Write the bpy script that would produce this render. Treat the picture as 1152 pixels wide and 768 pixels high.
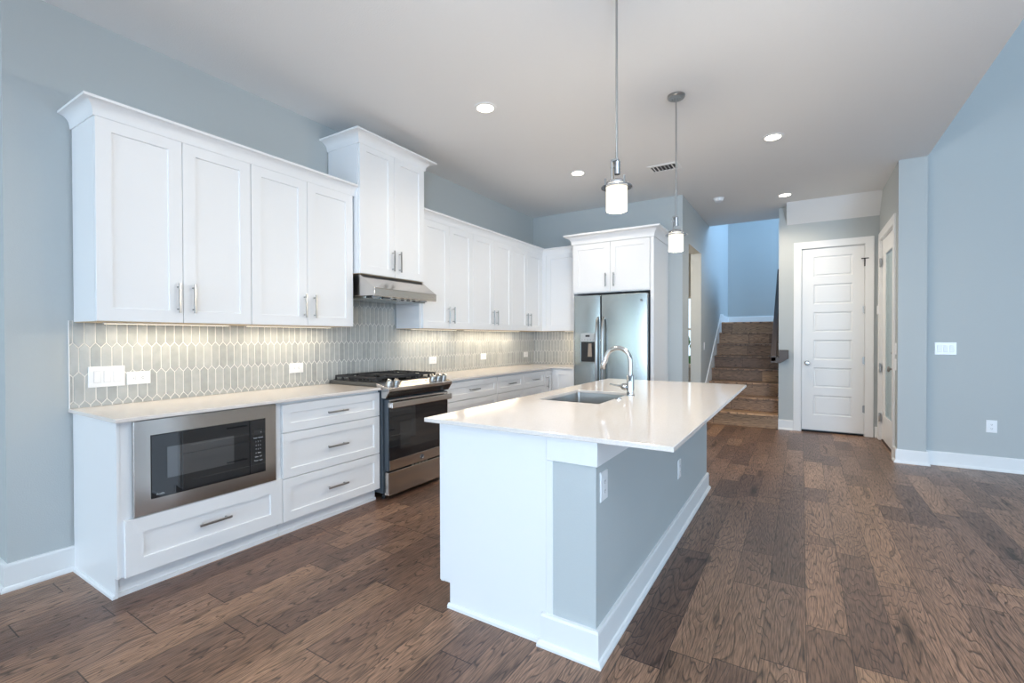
import bpy, bmesh, math, random
from mathutils import Vector, Matrix

sc = bpy.context.scene
for o in list(bpy.data.objects):
    bpy.data.objects.remove(o, do_unlink=True)
COL = sc.collection
R = math.radians
random.seed(7)

# ------------------------------------------------------------------ camera
cam_d = bpy.data.cameras.new('camera')
cam = bpy.data.objects.new('camera', cam_d)
COL.objects.link(cam)
_y, _p, _r = R(31.805), R(-0.537), R(-0.114)
_R = Vector((math.cos(_y), math.sin(_y), 0))
_F = Vector((-math.sin(_y) * math.cos(_p), math.cos(_y) * math.cos(_p), math.sin(_p)))
_U = _R.cross(_F)
_cr = _R * math.cos(_r) + _U * math.sin(_r)
_cu = _U * math.cos(_r) - _R * math.sin(_r)
_m = Matrix((_cr, _cu, -_F)).transposed().to_4x4()
_m.translation = Vector((3.509, -0.914, 1.310))
cam.matrix_world = _m
cam_d.sensor_width = 36.0
cam_d.lens = 525.735 / 1152 * 36.0
cam_d.shift_y = 0.619 / 1152
cam_d.clip_start = 0.05
sc.camera = cam

# ------------------------------------------------------------------ colour management, world
sc.view_settings.view_transform = 'Standard'
sc.view_settings.look = 'None'
sc.view_settings.gamma = 1.0
sc.view_settings.use_curve_mapping = False
sc.view_settings.exposure = 0.0
try:
    sc.cycles.use_denoising = True
    sc.cycles.max_bounces = 8
    sc.cycles.diffuse_bounces = 5
    sc.cycles.glossy_bounces = 4
    sc.cycles.sample_clamp_indirect = 6.0
    sc.cycles.caustics_reflective = False
    sc.cycles.caustics_refractive = False
except Exception:
    pass
world = bpy.data.worlds.new('sky')
sc.world = world
world.use_nodes = True
bgn = world.node_tree.nodes['Background']
bgn.inputs[0].default_value = (0.72, 0.86, 1.0, 1)
bgn.inputs[1].default_value = 1.6

DAY = (0.61, 0.785, 1.0)
WARM = (1.0, 0.87, 0.70)

def area(name, loc, direction, sx, sy, radiance, color):
    d = bpy.data.lights.new(name, 'AREA')
    d.shape = 'RECTANGLE'
    d.size, d.size_y = sx, sy
    d.energy = radiance * math.pi * sx * sy
    d.color = color
    o = bpy.data.objects.new(name, d)
    COL.objects.link(o)
    o.location = loc
    o.rotation_euler = Vector(direction).to_track_quat('-Z', 'Y').to_euler()
    return o

# daylight standing in the window openings of the living room, nook and stair hall
SOUTH = [(-2.7, -0.5, 0.10, 2.3), (0.4, 2.8, 0.10, 2.3), (3.4, 5.5, 0.10, 2.3), (5.9, 8.7, 0.10, 2.5)]
for i, (a, b, c, d) in enumerate(SOUTH):
    area('daylight_south', ((a + b) / 2, -6.12, (c + d) / 2), (0, 1, 0), b - a, d - c,
         [2.0, 10.5, 9.0, 26.0][i], [(0.55, 0.85, 0.76), DAY, DAY, (0.52, 0.74, 1.0)][i])
EAST = [(-3.6, -0.6, 0.45, 2.75), (0.4, 3.4, 0.45, 2.75)]
for (a, b, c, d) in EAST:
    area('daylight_east', (9.62, (a + b) / 2, (c + d) / 2), (-1, 0, 0), b - a, d - c, 1.3, (0.48, 0.74, 1.0))
area('daylight_stair', (5.55, 8.75, 4.2), (-1, 0, -0.15), 1.5, 1.6, 20.0, (0.36, 0.63, 1.0))

# the ceiling spot of the same row that sits above the camera's frame
d_ = bpy.data.lights.new('ceiling_spot', 'SPOT')
d_.energy = 24; d_.color = WARM; d_.spot_size = R(150); d_.spot_blend = 0.8; d_.shadow_soft_size = 0.06
o_ = bpy.data.objects.new('ceiling_spot', d_); COL.objects.link(o_); o_.location = (1.36, 0.40, 3.11)
# fill spots without fixtures, added behind the camera to brighten the ceiling
for (bx0, by0, be) in ((4.15, -1.3, 380), (3.8, -2.6, 260)):
    d_ = bpy.data.lights.new('ceiling_fill', 'SPOT')
    d_.energy = be; d_.color = (0.78, 0.89, 1.0); d_.spot_size = R(140); d_.spot_blend = 0.6; d_.shadow_soft_size = 0.2
    o_ = bpy.data.objects.new('ceiling_fill', d_); COL.objects.link(o_)
    o_.location = (bx0, by0, 1.75); o_.rotation_euler = (math.pi - R(12), 0, 0)

# ------------------------------------------------------------------ materials
def nd(nt, t, **kw):
    n = nt.nodes.new(t)
    for k, v in kw.items():
        setattr(n, k, v)
    return n

def mat(name, color, rough=0.5, metal=0.0, bump=None, spec=None, emis=None, estr=0.0, aniso=None):
    m = bpy.data.materials.new(name)
    m.use_nodes = True
    nt = m.node_tree
    b = nt.nodes['Principled BSDF']
    b.inputs['Base Color'].default_value = (*color, 1)
    b.inputs['Roughness'].default_value = rough
    b.inputs['Metallic'].default_value = metal
    if spec is not None:
        b.inputs['Specular IOR Level'].default_value = spec
    if emis is not None:
        b.inputs['Emission Color'].default_value = (*emis, 1)
        b.inputs['Emission Strength'].default_value = estr
    if aniso is not None:
        b.inputs['Anisotropic'].default_value = aniso
    if bump:
        sc_, st_, det = bump
        tc = nd(nt, 'ShaderNodeTexCoord')
        nz = nd(nt, 'ShaderNodeTexNoise')
        nz.inputs['Scale'].default_value = sc_
        nz.inputs['Detail'].default_value = det
        bp = nd(nt, 'ShaderNodeBump')
        bp.inputs['Strength'].default_value = st_
        bp.inputs['Distance'].default_value = 0.002
        nt.links.new(tc.outputs['Object'], nz.inputs['Vector'])
        nt.links.new(nz.outputs['Fac'], bp.inputs['Height'])
        nt.links.new(bp.outputs['Normal'], b.inputs['Normal'])
    return m

M_wall = mat('wall_paint', (0.482, 0.510, 0.508), 0.75, bump=(160, 0.35, 3))
M_ceil = mat('ceiling_paint', (0.78, 0.78, 0.78), 0.9, bump=(110, 0.6, 3))
M_trim = mat('trim_paint', (0.82, 0.82, 0.81), 0.4, bump=(30, 0.05, 2))
M_cab = mat('cabinet_paint', (0.84, 0.84, 0.84), 0.35, bump=(40, 0.04, 2))
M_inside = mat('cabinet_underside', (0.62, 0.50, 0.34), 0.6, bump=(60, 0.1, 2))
M_gap = mat('shadow_gap', (0.05, 0.05, 0.055), 0.8)
M_nickel = mat('brushed_nickel', (0.40, 0.40, 0.395), 0.28, 1.0, bump=(300, 0.05, 2))
M_chrome = mat('chrome', (0.62, 0.62, 0.63), 0.05, 1.0)
M_black = mat('black_enamel', (0.012, 0.012, 0.013), 0.25, bump=(200, 0.1, 2))
M_iron = mat('cast_iron', (0.022, 0.022, 0.024), 0.55, bump=(250, 0.3, 3))
M_bglass = mat('black_glass', (0.008, 0.010, 0.013), 0.02, spec=0.9)
M_plate = mat('white_plastic', (0.86, 0.86, 0.86), 0.3)
M_surr = mat('plastic_shadow_line', (0.55, 0.55, 0.55), 0.5)
M_slot = mat('dark_slot', (0.03, 0.03, 0.03), 0.6)
M_grey = mat('grey_plastic', (0.30, 0.31, 0.32), 0.4)
M_dgrey = mat('dark_grey_metal', (0.07, 0.085, 0.10), 0.4, 0.3)
M_panel = mat('silver_plastic', (0.50, 0.51, 0.51), 0.35, 0.3)
M_key = mat('keypad_print', (0.55, 0.58, 0.6), 0.5)
M_shade = mat('glowing_opal_glass', (0.30, 0.29, 0.27), 0.3, emis=(1.0, 0.90, 0.72), estr=1.12)
M_lens = mat('lit_lamp_lens', (0.9, 0.9, 0.9), 0.4, emis=(1.0, 0.9, 0.74), estr=14.0)
M_strip = mat('lit_light_strip', (0.9, 0.9, 0.9), 0.4, emis=(1.0, 0.84, 0.56), estr=2.2)
M_disc = mat('smoky_disc', (0.32, 0.35, 0.40), 0.12, 0.7)
M_cook = mat('dark_steel_cooktop', (0.16, 0.16, 0.155), 0.35, 0.9, bump=(200, 0.05, 2))
M_lawn = mat('garden_green', (0.10, 0.20, 0.06), 0.9, bump=(6, 1.0, 4))
M_board = mat('hardwood_edge', (0.06, 0.035, 0.022), 0.5)

def steel(name, col, rough, axis):
    m = mat(name, col, rough, 1.0, aniso=0.4)
    nt = m.node_tree
    b = nt.nodes['Principled BSDF']
    tc = nd(nt, 'ShaderNodeTexCoord')
    mp = nd(nt, 'ShaderNodeMapping')
    s = [180, 180, 180]
    s[axis] = 1.5
    mp.inputs['Scale'].default_value = s
    nz = nd(nt, 'ShaderNodeTexNoise')
    nz.inputs['Scale'].default_value = 3.0
    nz.inputs['Detail'].default_value = 3
    mr = nd(nt, 'ShaderNodeMapRange')
    mr.inputs['To Min'].default_value = rough - 0.02
    mr.inputs['To Max'].default_value = rough + 0.03
    nt.links.new(tc.outputs['Object'], mp.inputs['Vector'])
    nt.links.new(mp.outputs['Vector'], nz.inputs['Vector'])
    nt.links.new(nz.outputs['Fac'], mr.inputs['Value'])
    nt.links.new(mr.outputs['Result'], b.inputs['Roughness'])
    return m

M_steel_y = steel('brushed_steel_along_wall', (0.58, 0.55, 0.52), 0.17, 1)
M_steel_x = steel('brushed_steel_refrigerator', (0.40, 0.43, 0.42), 0.22, 0)
M_sink = steel('brushed_steel_sink', (0.50, 0.49, 0.47), 0.30, 0)

def quartz():
    m = mat('pale_quartz', (0.82, 0.79, 0.755), 0.10)
    nt = m.node_tree
    b = nt.nodes['Principled BSDF']
    tc = nd(nt, 'ShaderNodeTexCoord')
    nz = nd(nt, 'ShaderNodeTexNoise')
    nz.inputs['Scale'].default_value = 260
    nz.inputs['Detail'].default_value = 2
    cr = nd(nt, 'ShaderNodeValToRGB')
    cr.color_ramp.elements[0].position = 0.3
    cr.color_ramp.elements[0].color = (0.72, 0.655, 0.605, 1)
    cr.color_ramp.elements[1].position = 0.6
    cr.color_ramp.elements[1].color = (0.80, 0.735, 0.68, 1)
    nt.links.new(tc.outputs['Object'], nz.inputs['Vector'])
    nt.links.new(nz.outputs['Fac'], cr.inputs['Fac'])
    nt.links.new(cr.outputs['Color'], b.inputs['Base Color'])
    return m
M_quartz = quartz()

def tile_mat():
    m = mat('glazed_grey_tile', (0.4, 0.4, 0.38), 0.16)
    nt = m.node_tree
    b = nt.nodes['Principled BSDF']
    g = nd(nt, 'ShaderNodeNewGeometry')
    tc = nd(nt, 'ShaderNodeTexCoord')
    nz = nd(nt, 'ShaderNodeTexNoise')
    nz.inputs['Scale'].default_value = 22
    nz.inputs['Detail'].default_value = 4
    ad = nd(nt, 'ShaderNodeMath', operation='MULTIPLY_ADD')
    ad.inputs[1].default_value = 0.34
    mu = nd(nt, 'ShaderNodeMath', operation='MULTIPLY')
    mu.inputs[1].default_value = 0.66
    cr = nd(nt, 'ShaderNodeValToRGB')
    cr.color_ramp.elements[0].position = 0.05
    cr.color_ramp.elements[0].color = (0.30, 0.31, 0.30, 1)
    cr.color_ramp.elements[1].position = 0.95
    cr.color_ramp.elements[1].color = (0.55, 0.55, 0.525, 1)
    bp = nd(nt, 'ShaderNodeBump')
    bp.inputs['Strength'].default_value = 0.25
    bp.inputs['Distance'].default_value = 0.004
    nt.links.new(tc.outputs['Object'], nz.inputs['Vector'])
    nt.links.new(g.outputs['Random Per Island'], ad.inputs[0])
    nt.links.new(nz.outputs['Fac'], mu.inputs[0])
    nt.links.new(mu.outputs[0], ad.inputs[2])
    nt.links.new(ad.outputs[0], cr.inputs['Fac'])
    nt.links.new(cr.outputs['Color'], b.inputs['Base Color'])
    nt.links.new(nz.outputs['Fac'], bp.inputs['Height'])
    nt.links.new(bp.outputs['Normal'], b.inputs['Normal'])
    return m
M_tile = tile_mat()
M_grout = mat('pale_grout', (0.80, 0.78, 0.73), 0.8, bump=(300, 0.2, 2))

def math_n(nt, op, a, b=None, c=None):
    n = nd(nt, 'ShaderNodeMath', operation=op)
    for i, v in enumerate((a, b, c)):
        if v is None:
            continue
        if isinstance(v, (int, float)):
            n.inputs[i].default_value = v
        else:
            nt.links.new(v, n.inputs[i])
    return n.outputs[0]

def wood_mat(name, W=0.163, L=1.15, across=0, along=1, dark=1.0, rough=0.30, shift=0.35, tint=(1, 1, 1)):
    """Hickory boards: random board tones, dark cathedral grain, fine pores, thin joints."""
    m = bpy.data.materials.new(name)
    m.use_nodes = True
    nt = m.node_tree
    b = nt.nodes['Principled BSDF']
    tc = nd(nt, 'ShaderNodeTexCoord')
    sp = nd(nt, 'ShaderNodeSeparateXYZ')
    nt.links.new(tc.outputs['Object'], sp.inputs[0])
    x, y = sp.outputs[across], sp.outputs[along]
    xi = math_n(nt, 'ADD', math_n(nt, 'DIVIDE', x, W), shift)
    i = math_n(nt, 'FLOOR', xi)
    fx = math_n(nt, 'FRACT', xi)
    wn = nd(nt, 'ShaderNodeTexWhiteNoise', noise_dimensions='1D')
    nt.links.new(i, wn.inputs['W'])
    off = math_n(nt, 'MULTIPLY', wn.outputs['Value'], 7.3)
    yj = math_n(nt, 'ADD', math_n(nt, 'DIVIDE', y, L), off)
    j = math_n(nt, 'FLOOR', yj)
    fy = math_n(nt, 'FRACT', yj)
    # every second cell is cut in two at a random place, so lengths vary
    wn3 = nd(nt, 'ShaderNodeTexWhiteNoise', noise_dimensions='2D')
    cmb0 = nd(nt, 'ShaderNodeCombineXYZ')
    nt.links.new(i, cmb0.inputs[0]); nt.links.new(j, cmb0.inputs[1])
    nt.links.new(cmb0.outputs[0], wn3.inputs['Vector'])
    cut = math_n(nt, 'MULTIPLY_ADD', wn3.outputs['Value'], 0.9, 0.35)
    part = math_n(nt, 'GREATER_THAN', fy, cut)
    cmb = nd(nt, 'ShaderNodeCombineXYZ')
    nt.links.new(i, cmb.inputs[0]); nt.links.new(j, cmb.inputs[1]); nt.links.new(part, cmb.inputs[2])
    wn2 = nd(nt, 'ShaderNodeTexWhiteNoise', noise_dimensions='3D')
    nt.links.new(cmb.outputs[0], wn2.inputs['Vector'])
    rnd = wn2.outputs['Value']
    # grain space: stretched along the board, shifted per board
    sh = math_n(nt, 'MULTIPLY', rnd, 37.0)
    gx = math_n(nt, 'ADD', math_n(nt, 'MULTIPLY', x, 7.0), sh)
    gy = math_n(nt, 'ADD', math_n(nt, 'MULTIPLY', y, 0.95), math_n(nt, 'MULTIPLY', sh, 1.7))
    gv = nd(nt, 'ShaderNodeCombineXYZ')
    nt.links.new(gx, gv.inputs[0]); nt.links.new(gy, gv.inputs[1])
    n1 = nd(nt, 'ShaderNodeTexNoise')
    n1.inputs['Scale'].default_value = 1.0
    n1.inputs['Detail'].default_value = 2.2
    n1.inputs['Roughness'].default_value = 0.45
    n1.inputs['Distortion'].default_value = 0.25
    nt.links.new(gv.outputs[0], n1.inputs['Vector'])
    rings = math_n(nt, 'FRACT', math_n(nt, 'MULTIPLY', n1.outputs['Fac'], 24.0))
    ring = nd(nt, 'ShaderNodeValToRGB')
    e = ring.color_ramp.elements
    e[0].position = 0.0; e[0].color = (0.26, 0.245, 0.24, 1)
    e[1].position = 0.17; e[1].color = (0.85, 0.85, 0.85, 1)
    e2 = ring.color_ramp.elements.new(0.90); e2.color = (1, 1, 1, 1)
    e3 = ring.color_ramp.elements.new(1.0); e3.color = (0.44, 0.42, 0.41, 1)
    nt.links.new(rings, ring.inputs['Fac'])
    # fine streaks
    fv = nd(nt, 'ShaderNodeCombineXYZ')
    nt.links.new(math_n(nt, 'ADD', math_n(nt, 'MULTIPLY', x, 170.0), sh), fv.inputs[0])
    nt.links.new(math_n(nt, 'MULTIPLY', y, 11.0), fv.inputs[1])
    n2 = nd(nt, 'ShaderNodeTexNoise')
    n2.inputs['Scale'].default_value = 1.0
    n2.inputs['Detail'].default_value = 4
    nt.links.new(fv.outputs[0], n2.inputs['Vector'])
    fine = nd(nt, 'ShaderNodeMapRange')
    fine.inputs['From Min'].default_value = 0.32
    fine.inputs['From Max'].default_value = 0.6
    fine.inputs['To Min'].default_value = 0.38
    fine.inputs['To Max'].default_value = 1.0
    nt.links.new(n2.outputs['Fac'], fine.inputs['Value'])
    # broad tone drift and knots
    n3 = nd(nt, 'ShaderNodeTexNoise')
    n3.inputs['Scale'].default_value = 0.55
    n3.inputs['Detail'].default_value = 2
    nt.links.new(gv.outputs[0], n3.inputs['Vector'])
    drift = nd(nt, 'ShaderNodeMapRange')
    drift.inputs['From Min'].default_value = 0.3
    drift.inputs['From Max'].default_value = 0.7
    drift.inputs['To Min'].default_value = 0.72
    drift.inputs['To Max'].default_value = 1.15
    nt.links.new(n3.outputs['Fac'], drift.inputs['Value'])
    vo = nd(nt, 'ShaderNodeTexVoronoi')
    vo.inputs['Scale'].default_value = 0.62
    nt.links.new(gv.outputs[0], vo.inputs['Vector'])
    knot = nd(nt, 'ShaderNodeMapRange')
    knot.inputs['From Min'].default_value = 0.02
    knot.inputs['From Max'].default_value = 0.16
    knot.inputs['To Min'].default_value = 0.25
    knot.inputs['To Max'].default_value = 1.0
    nt.links.new(vo.outputs['Distance'], knot.inputs['Value'])
    tone = nd(nt, 'ShaderNodeValToRGB')
    cols = [(0.0, (0.108, 0.066, 0.049)), (0.3, (0.140, 0.087, 0.062)), (0.6, (0.172, 0.108, 0.075)), (0.85, (0.208, 0.132, 0.090)), (1.0, (0.268, 0.172, 0.112))]
    el = tone.color_ramp.elements
    el[0].position, el[0].color = cols[0][0], (*[c * dark * q_ for c, q_ in zip(cols[0][1], tint)], 1)
    el[1].position, el[1].color = cols[-1][0], (*[c * dark * q_ for c, q_ in zip(cols[-1][1], tint)], 1)
    for p_, c_ in cols[1:-1]:
        q = tone.color_ramp.elements.new(p_)
        q.color = (*[c * dark * q_ for c, q_ in zip(c_, tint)], 1)
    nt.links.new(rnd, tone.inputs['Fac'])
    k = math_n(nt, 'MULTIPLY', ring.outputs['Color'], fine.outputs[0])
    k = math_n(nt, 'MULTIPLY', k, drift.outputs[0])
    k = math_n(nt, 'MULTIPLY', k, knot.outputs[0])
    # joints between boards
    ex = math_n(nt, 'MINIMUM', fx, math_n(nt, 'SUBTRACT', 1.0, fx))
    jx = math_n(nt, 'GREATER_THAN', ex, 0.009)
    ey = math_n(nt, 'MINIMUM', fy, math_n(nt, 'SUBTRACT', 1.0, fy))
    ec = math_n(nt, 'ABSOLUTE', math_n(nt, 'SUBTRACT', fy, cut))
    jy = math_n(nt, 'GREATER_THAN', math_n(nt, 'MINIMUM', ey, ec), 0.0022)
    jj = math_n(nt, 'MULTIPLY_ADD', math_n(nt, 'MULTIPLY', jx, jy), 0.72, 0.28)
    k = math_n(nt, 'MULTIPLY', k, jj)
    mx = nd(nt, 'ShaderNodeMix', data_type='RGBA', blend_type='MULTIPLY')
    mx.inputs['Factor'].default_value = 1.0
    nt.links.new(tone.outputs['Color'], mx.inputs['A'])
    nt.links.new(k, mx.inputs['B'])
    nt.links.new(mx.outputs['Result'], b.inputs['Base Color'])
    rr = nd(nt, 'ShaderNodeMapRange')
    rr.inputs['To Min'].default_value = rough + 0.12
    rr.inputs['To Max'].default_value = rough
    nt.links.new(k, rr.inputs['Value'])
    nt.links.new(rr.outputs[0], b.inputs['Roughness'])
    bp = nd(nt, 'ShaderNodeBump')
    bp.inputs['Strength'].default_value = 0.35
    bp.inputs['Distance'].default_value = 0.003
    nt.links.new(k, bp.inputs['Height'])
    nt.links.new(bp.outputs['Normal'], b.inputs['Normal'])
    return m
M_floor = wood_mat('hickory_floor_boards', dark=1.8, tint=(1.06, 0.94, 0.85))
M_riser = wood_mat('hickory_stair_face', W=0.199, L=1.3, across=2, along=0, dark=2.1, rough=0.4, shift=0.0, tint=(1, .95, .82))
M_tread = wood_mat('hickory_stair_tread', W=0.30, L=3.0, across=1, along=0, dark=2.6, rough=0.35, tint=(1, .95, .82))
M_rail = mat('dark_stained_rail', (0.060, 0.042, 0.034), 0.4, bump=(60, 0.15, 4))

def glass_mat(name, tint, mixf):
    m = bpy.data.materials.new(name)
    m.use_nodes = True
    nt = m.node_tree
    nt.nodes.remove(nt.nodes['Principled BSDF'])
    out = nt.nodes['Material Output']
    tr = nd(nt, 'ShaderNodeBsdfTransparent')
    tr.inputs[0].default_value = (*tint, 1)
    gl = nd(nt, 'ShaderNodeBsdfGlossy')
    gl.inputs['Roughness'].default_value = 0.02
    lw = nd(nt, 'ShaderNodeFresnel')
    lw.inputs[0].default_value = 1.5
    mx = nd(nt, 'ShaderNodeMixShader')
    if mixf is None:
        nt.links.new(lw.outputs[0], mx.inputs[0])
    else:
        mx.inputs[0].default_value = mixf
    nt.links.new(tr.outputs[0], mx.inputs[1])
    nt.links.new(gl.outputs[0], mx.inputs[2])
    nt.links.new(mx.outputs[0], out.inputs[0])
    return m
M_glass = glass_mat('window_glass', (0.93, 0.96, 0.96), None)
M_dglass = glass_mat('matt_door_glass', (0.93, 0.97, 0.98), 0.10)

# ------------------------------------------------------------------ mesh helpers
class MB:
    """Collects shapes in world coordinates, then links them as one mesh object."""
    def __init__(self):
        self.bm = bmesh.new()
        self.mi = 0

    def _f(self, vs):
        try:
            f = self.bm.faces.new(vs)
            f.material_index = self.mi
            return f
        except ValueError:
            return None

    def box(self, x0, x1, y0, y1, z0, z1):
        x0, x1 = sorted((x0, x1)); y0, y1 = sorted((y0, y1)); z0, z1 = sorted((z0, z1))
        v = [self.bm.verts.new(p) for p in ((x0, y0, z0), (x1, y0, z0), (x1, y1, z0), (x0, y1, z0),
                                            (x0, y0, z1), (x1, y0, z1), (x1, y1, z1), (x0, y1, z1))]
        for q in ((3, 2, 1, 0), (4, 5, 6, 7), (0, 1, 5, 4), (1, 2, 6, 5), (2, 3, 7, 6), (3, 0, 4, 7)):
            self._f([v[i] for i in q])
        return self

    def prism(self, pts, ext):
        """pts: closed polygon in 3-D, ext: extrusion vector."""
        e = Vector(ext)
        a = [self.bm.verts.new(Vector(p)) for p in pts]
        b = [self.bm.verts.new(Vector(p) + e) for p in pts]
        n = len(a)
        self._f(a[::-1]); self._f(b)
        for i in range(n):
            self._f([a[i], a[(i + 1) % n], b[(i + 1) % n], b[i]])
        return self

    def rings(self, rings, cap=True, closed=True):
        rs = [[self.bm.verts.new(Vector(p)) for p in r] for r in rings]
        n = len(rs[0])
        for a, b in zip(rs[:-1], rs[1:]):
            for i in range(n if closed else n - 1):
                self._f([a[i], a[(i + 1) % n], b[(i + 1) % n], b[i]])
        if cap:
            self._f(rs[0][::-1]); self._f(rs[-1])
        return self

    def lathe(self, c, prof, seg=32, axis='z'):
        """prof: list of (radius, height along axis)."""
        c = Vector(c)
        rr = []
        for r, h in prof:
            ring = []
            for k in range(seg):
                t = 2 * math.pi * k / seg
                u, w = max(r, 1e-4) * math.cos(t), max(r, 1e-4) * math.sin(t)
                p = {'z': (u, w, h), 'x': (h, u, w), 'y': (w, h, u)}[axis]
                ring.append(c + Vector(p))
            rr.append(ring)
        return self.rings(rr)

    def cyl(self, c, r, h0, h1, axis='z', seg=24):
        return self.lathe(c, [(r, h0), (r, h1)], seg, axis)

    def tube(self, pts, rad, seg=12):
        pts = [Vector(p) for p in pts]
        rads = rad if isinstance(rad, (list, tuple)) else [rad] * len(pts)
        t0 = (pts[1] - pts[0]).normalized()
        up = Vector((0, 0, 1)) if abs(t0.z) < 0.9 else Vector((1, 0, 0))
        nrm = (up - t0 * up.dot(t0)).normalized()
        rr = []
        for i, p in enumerate(pts):
            a = pts[max(i - 1, 0)]; b = pts[min(i + 1, len(pts) - 1)]
            t = (b - a).normalized()
            nrm = (nrm - t * nrm.dot(t)).normalized()
            bn = t.cross(nrm)
            rr.append([p + (nrm * math.cos(2 * math.pi * k / seg) + bn * math.sin(2 * math.pi * k / seg)) * rads[i] for k in range(seg)])
        return self.rings(rr)

    def build(self, name, mats, parent=None, bevel=0.0, smooth=None, seg=2):
        bmesh.ops.recalc_face_normals(self.bm, faces=self.bm.faces)
        if parent is not None:
            off = parent_origin(parent)
            bmesh.ops.translate(self.bm, verts=self.bm.verts, vec=-off)
        me = bpy.data.meshes.new(name)
        self.bm.to_mesh(me)
        self.bm.free()
        for m in (mats if isinstance(mats, (list, tuple)) else [mats]):
            me.materials.append(m)
        o = bpy.data.objects.new(name, me)
        COL.objects.link(o)
        if parent is not None:
            o.parent = parent
        if bevel:
            md = o.modifiers.new('bevel', 'BEVEL')
            md.width = bevel
            md.segments = seg
            md.limit_method = 'ANGLE'
            md.angle_limit = R(35)
            md.harden_normals = False
        if smooth:
            me.polygons.foreach_set('use_smooth', [True] * len(me.polygons))
            try:
                me.set_sharp_from_angle(angle=R(smooth))
            except Exception:
                pass
        return o

def parent_origin(p):
    v = Vector((0, 0, 0))
    while p is not None:
        v = v + p.location
        p = p.parent
    return v

def tag(o, label=None, cat=None, group=None, kind=None):
    if label: o['label'] = label
    if cat: o['category'] = cat
    if group: o['group'] = group
    if kind: o['kind'] = kind
    return o

def thing(name, label, cat, loc=(0, 0, 0), group=None):
    o = bpy.data.objects.new(name, None)
    o.empty_display_size = 0.1
    COL.objects.link(o)
    o.location = loc
    return tag(o, label, cat, group)

def struct(o, label=None):
    o['kind'] = 'structure'
    if label: o['label'] = label
    return o

class Face:
    """A cabinet face: u runs along it, n points out of it, z is up."""
    def __init__(self, kind, plane):
        self.kind, self.plane = kind, plane
    def P(self, u, n, z):
        if self.kind == '+x': return (self.plane + n, u, z)
        if self.kind == '-x': return (self.plane - n, u, z)
        if self.kind == '-y': return (u, self.plane - n, z)
        if self.kind == '+y': return (u, self.plane + n, z)
    def box(self, mb, u0, u1, n0, n1, z0, z1):
        a, b = self.P(u0, n0, z0), self.P(u1, n1, z1)
        return mb.box(a[0], b[0], a[1], b[1], a[2], b[2])

def shaker(f, name, u0, u1, z0, z1, parent, rail=0.062, th=0.02, depth=0.009, m=None):
    """Frame-and-panel front as one clean mesh."""
    mb = MB()
    def ring(a, b, c, d, n):
        return [f.P(a, n, c), f.P(b, n, c), f.P(b, n, d), f.P(a, n, d)]
    i = 0.0025
    mb.rings([ring(u0, u1, z0, z1, 0.001), ring(u0, u1, z0, z1, th - 0.0015), ring(u0 + .0015, u1 - .0015, z0 + .0015, z1 - .0015, th),
              ring(u0 + rail, u1 - rail, z0 + rail, z1 - rail, th),
              ring(u0 + rail + i, u1 - rail - i, z0 + rail + i, z1 - rail - i, th - depth)])
    return mb.build(name, m or M_cab, parent)

def pull(f, u, z, parent, vertical=True, length=0.172, n0=0.02, name='pull_handle'):
    mb = MB()
    h = length / 2
    w = 0.006
    if vertical:
        f.box(mb, u - w, u + w, n0 + 0.026, n0 + 0.036, z - h, z + h)
        for s in (-1, 1):
            f.box(mb, u - 0.004, u + 0.004, n0 - 0.001, n0 + 0.028, z + s * (h - 0.022) - .004, z + s * (h - 0.022) + .004)
    else:
        f.box(mb, u - h, u + h, n0 + 0.026, n0 + 0.036, z - w, z + w)
        for s in (-1, 1):
            f.box(mb, u + s * (h - 0.022) - .004, u + s * (h - 0.022) + .004, n0 - 0.001, n0 + 0.028, z - .004, z + .004)
    o = mb.build(name, M_nickel, parent, bevel=0.0015)
    o['label'] = 'brushed nickel bar pull'
    return o

def sweep(mb, path, prof, side=1):
    """path: plan polyline [(x,y)], prof: [(outward, z)]; mitred corners."""
    n = len(path)
    dirs = []
    for a, b in zip(path[:-1], path[1:]):
        d = Vector((b[0] - a[0], b[1] - a[1])).normalized()
        dirs.append(Vector((d.y, -d.x)) * side)
    rings = []
    for i in range(n):
        if i == 0: m_ = dirs[0]
        elif i == n - 1: m_ = dirs[-1]
        else:
            s = dirs[i - 1] + dirs[i]
            m_ = s / max(s.dot(dirs[i]), 1e-6)
        rings.append([(path[i][0] + m_.x * o, path[i][1] + m_.y * o, z) for o, z in prof])
    return mb.rings(rings)

def crown_profile(z0, z1, proj):
    h = z1 - z0
    p = [(-0.006, z0), (0.006, z0), (0.008, z0 + .10 * h)]
    for k in range(1, 9):
        t = k / 8 * math.pi / 2
        p.append((0.008 + (proj - 0.016) * (1 - math.cos(t)), z0 + .10 * h + .72 * h * math.sin(t)))
    p += [(proj, z0 + 0.84 * h), (proj, z1), (-0.006, z1)]
    return p

def text_on(name, body, size, origin, right, up, m, parent, extrude=0.0004):
    cu = bpy.data.curves.new(name, 'FONT')
    cu.body = body
    cu.size = size
    cu.extrude = extrude
    cu.align_x = 'CENTER'
    cu.align_y = 'CENTER'
    tmp = bpy.data.objects.new(name + '_tmp', cu)
    COL.objects.link(tmp)
    bpy.context.view_layer.update()
    dg = bpy.context.evaluated_depsgraph_get()
    me = bpy.data.meshes.new_from_object(tmp.evaluated_get(dg))
    bpy.data.objects.remove(tmp, do_unlink=True)
    bpy.data.curves.remove(cu)
    r, u = Vector(right), Vector(up)
    n = r.cross(u)
    mx = Matrix((r, u, n)).transposed().to_4x4()
    mx.translation = Vector(origin) - (parent_origin(parent) if parent else Vector())
    me.transform(mx)
    me.materials.clear()
    me.materials.append(m)
    o = bpy.data.objects.new(name, me)
    COL.objects.link(o)
    if parent: o.parent = parent
    return o

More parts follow.
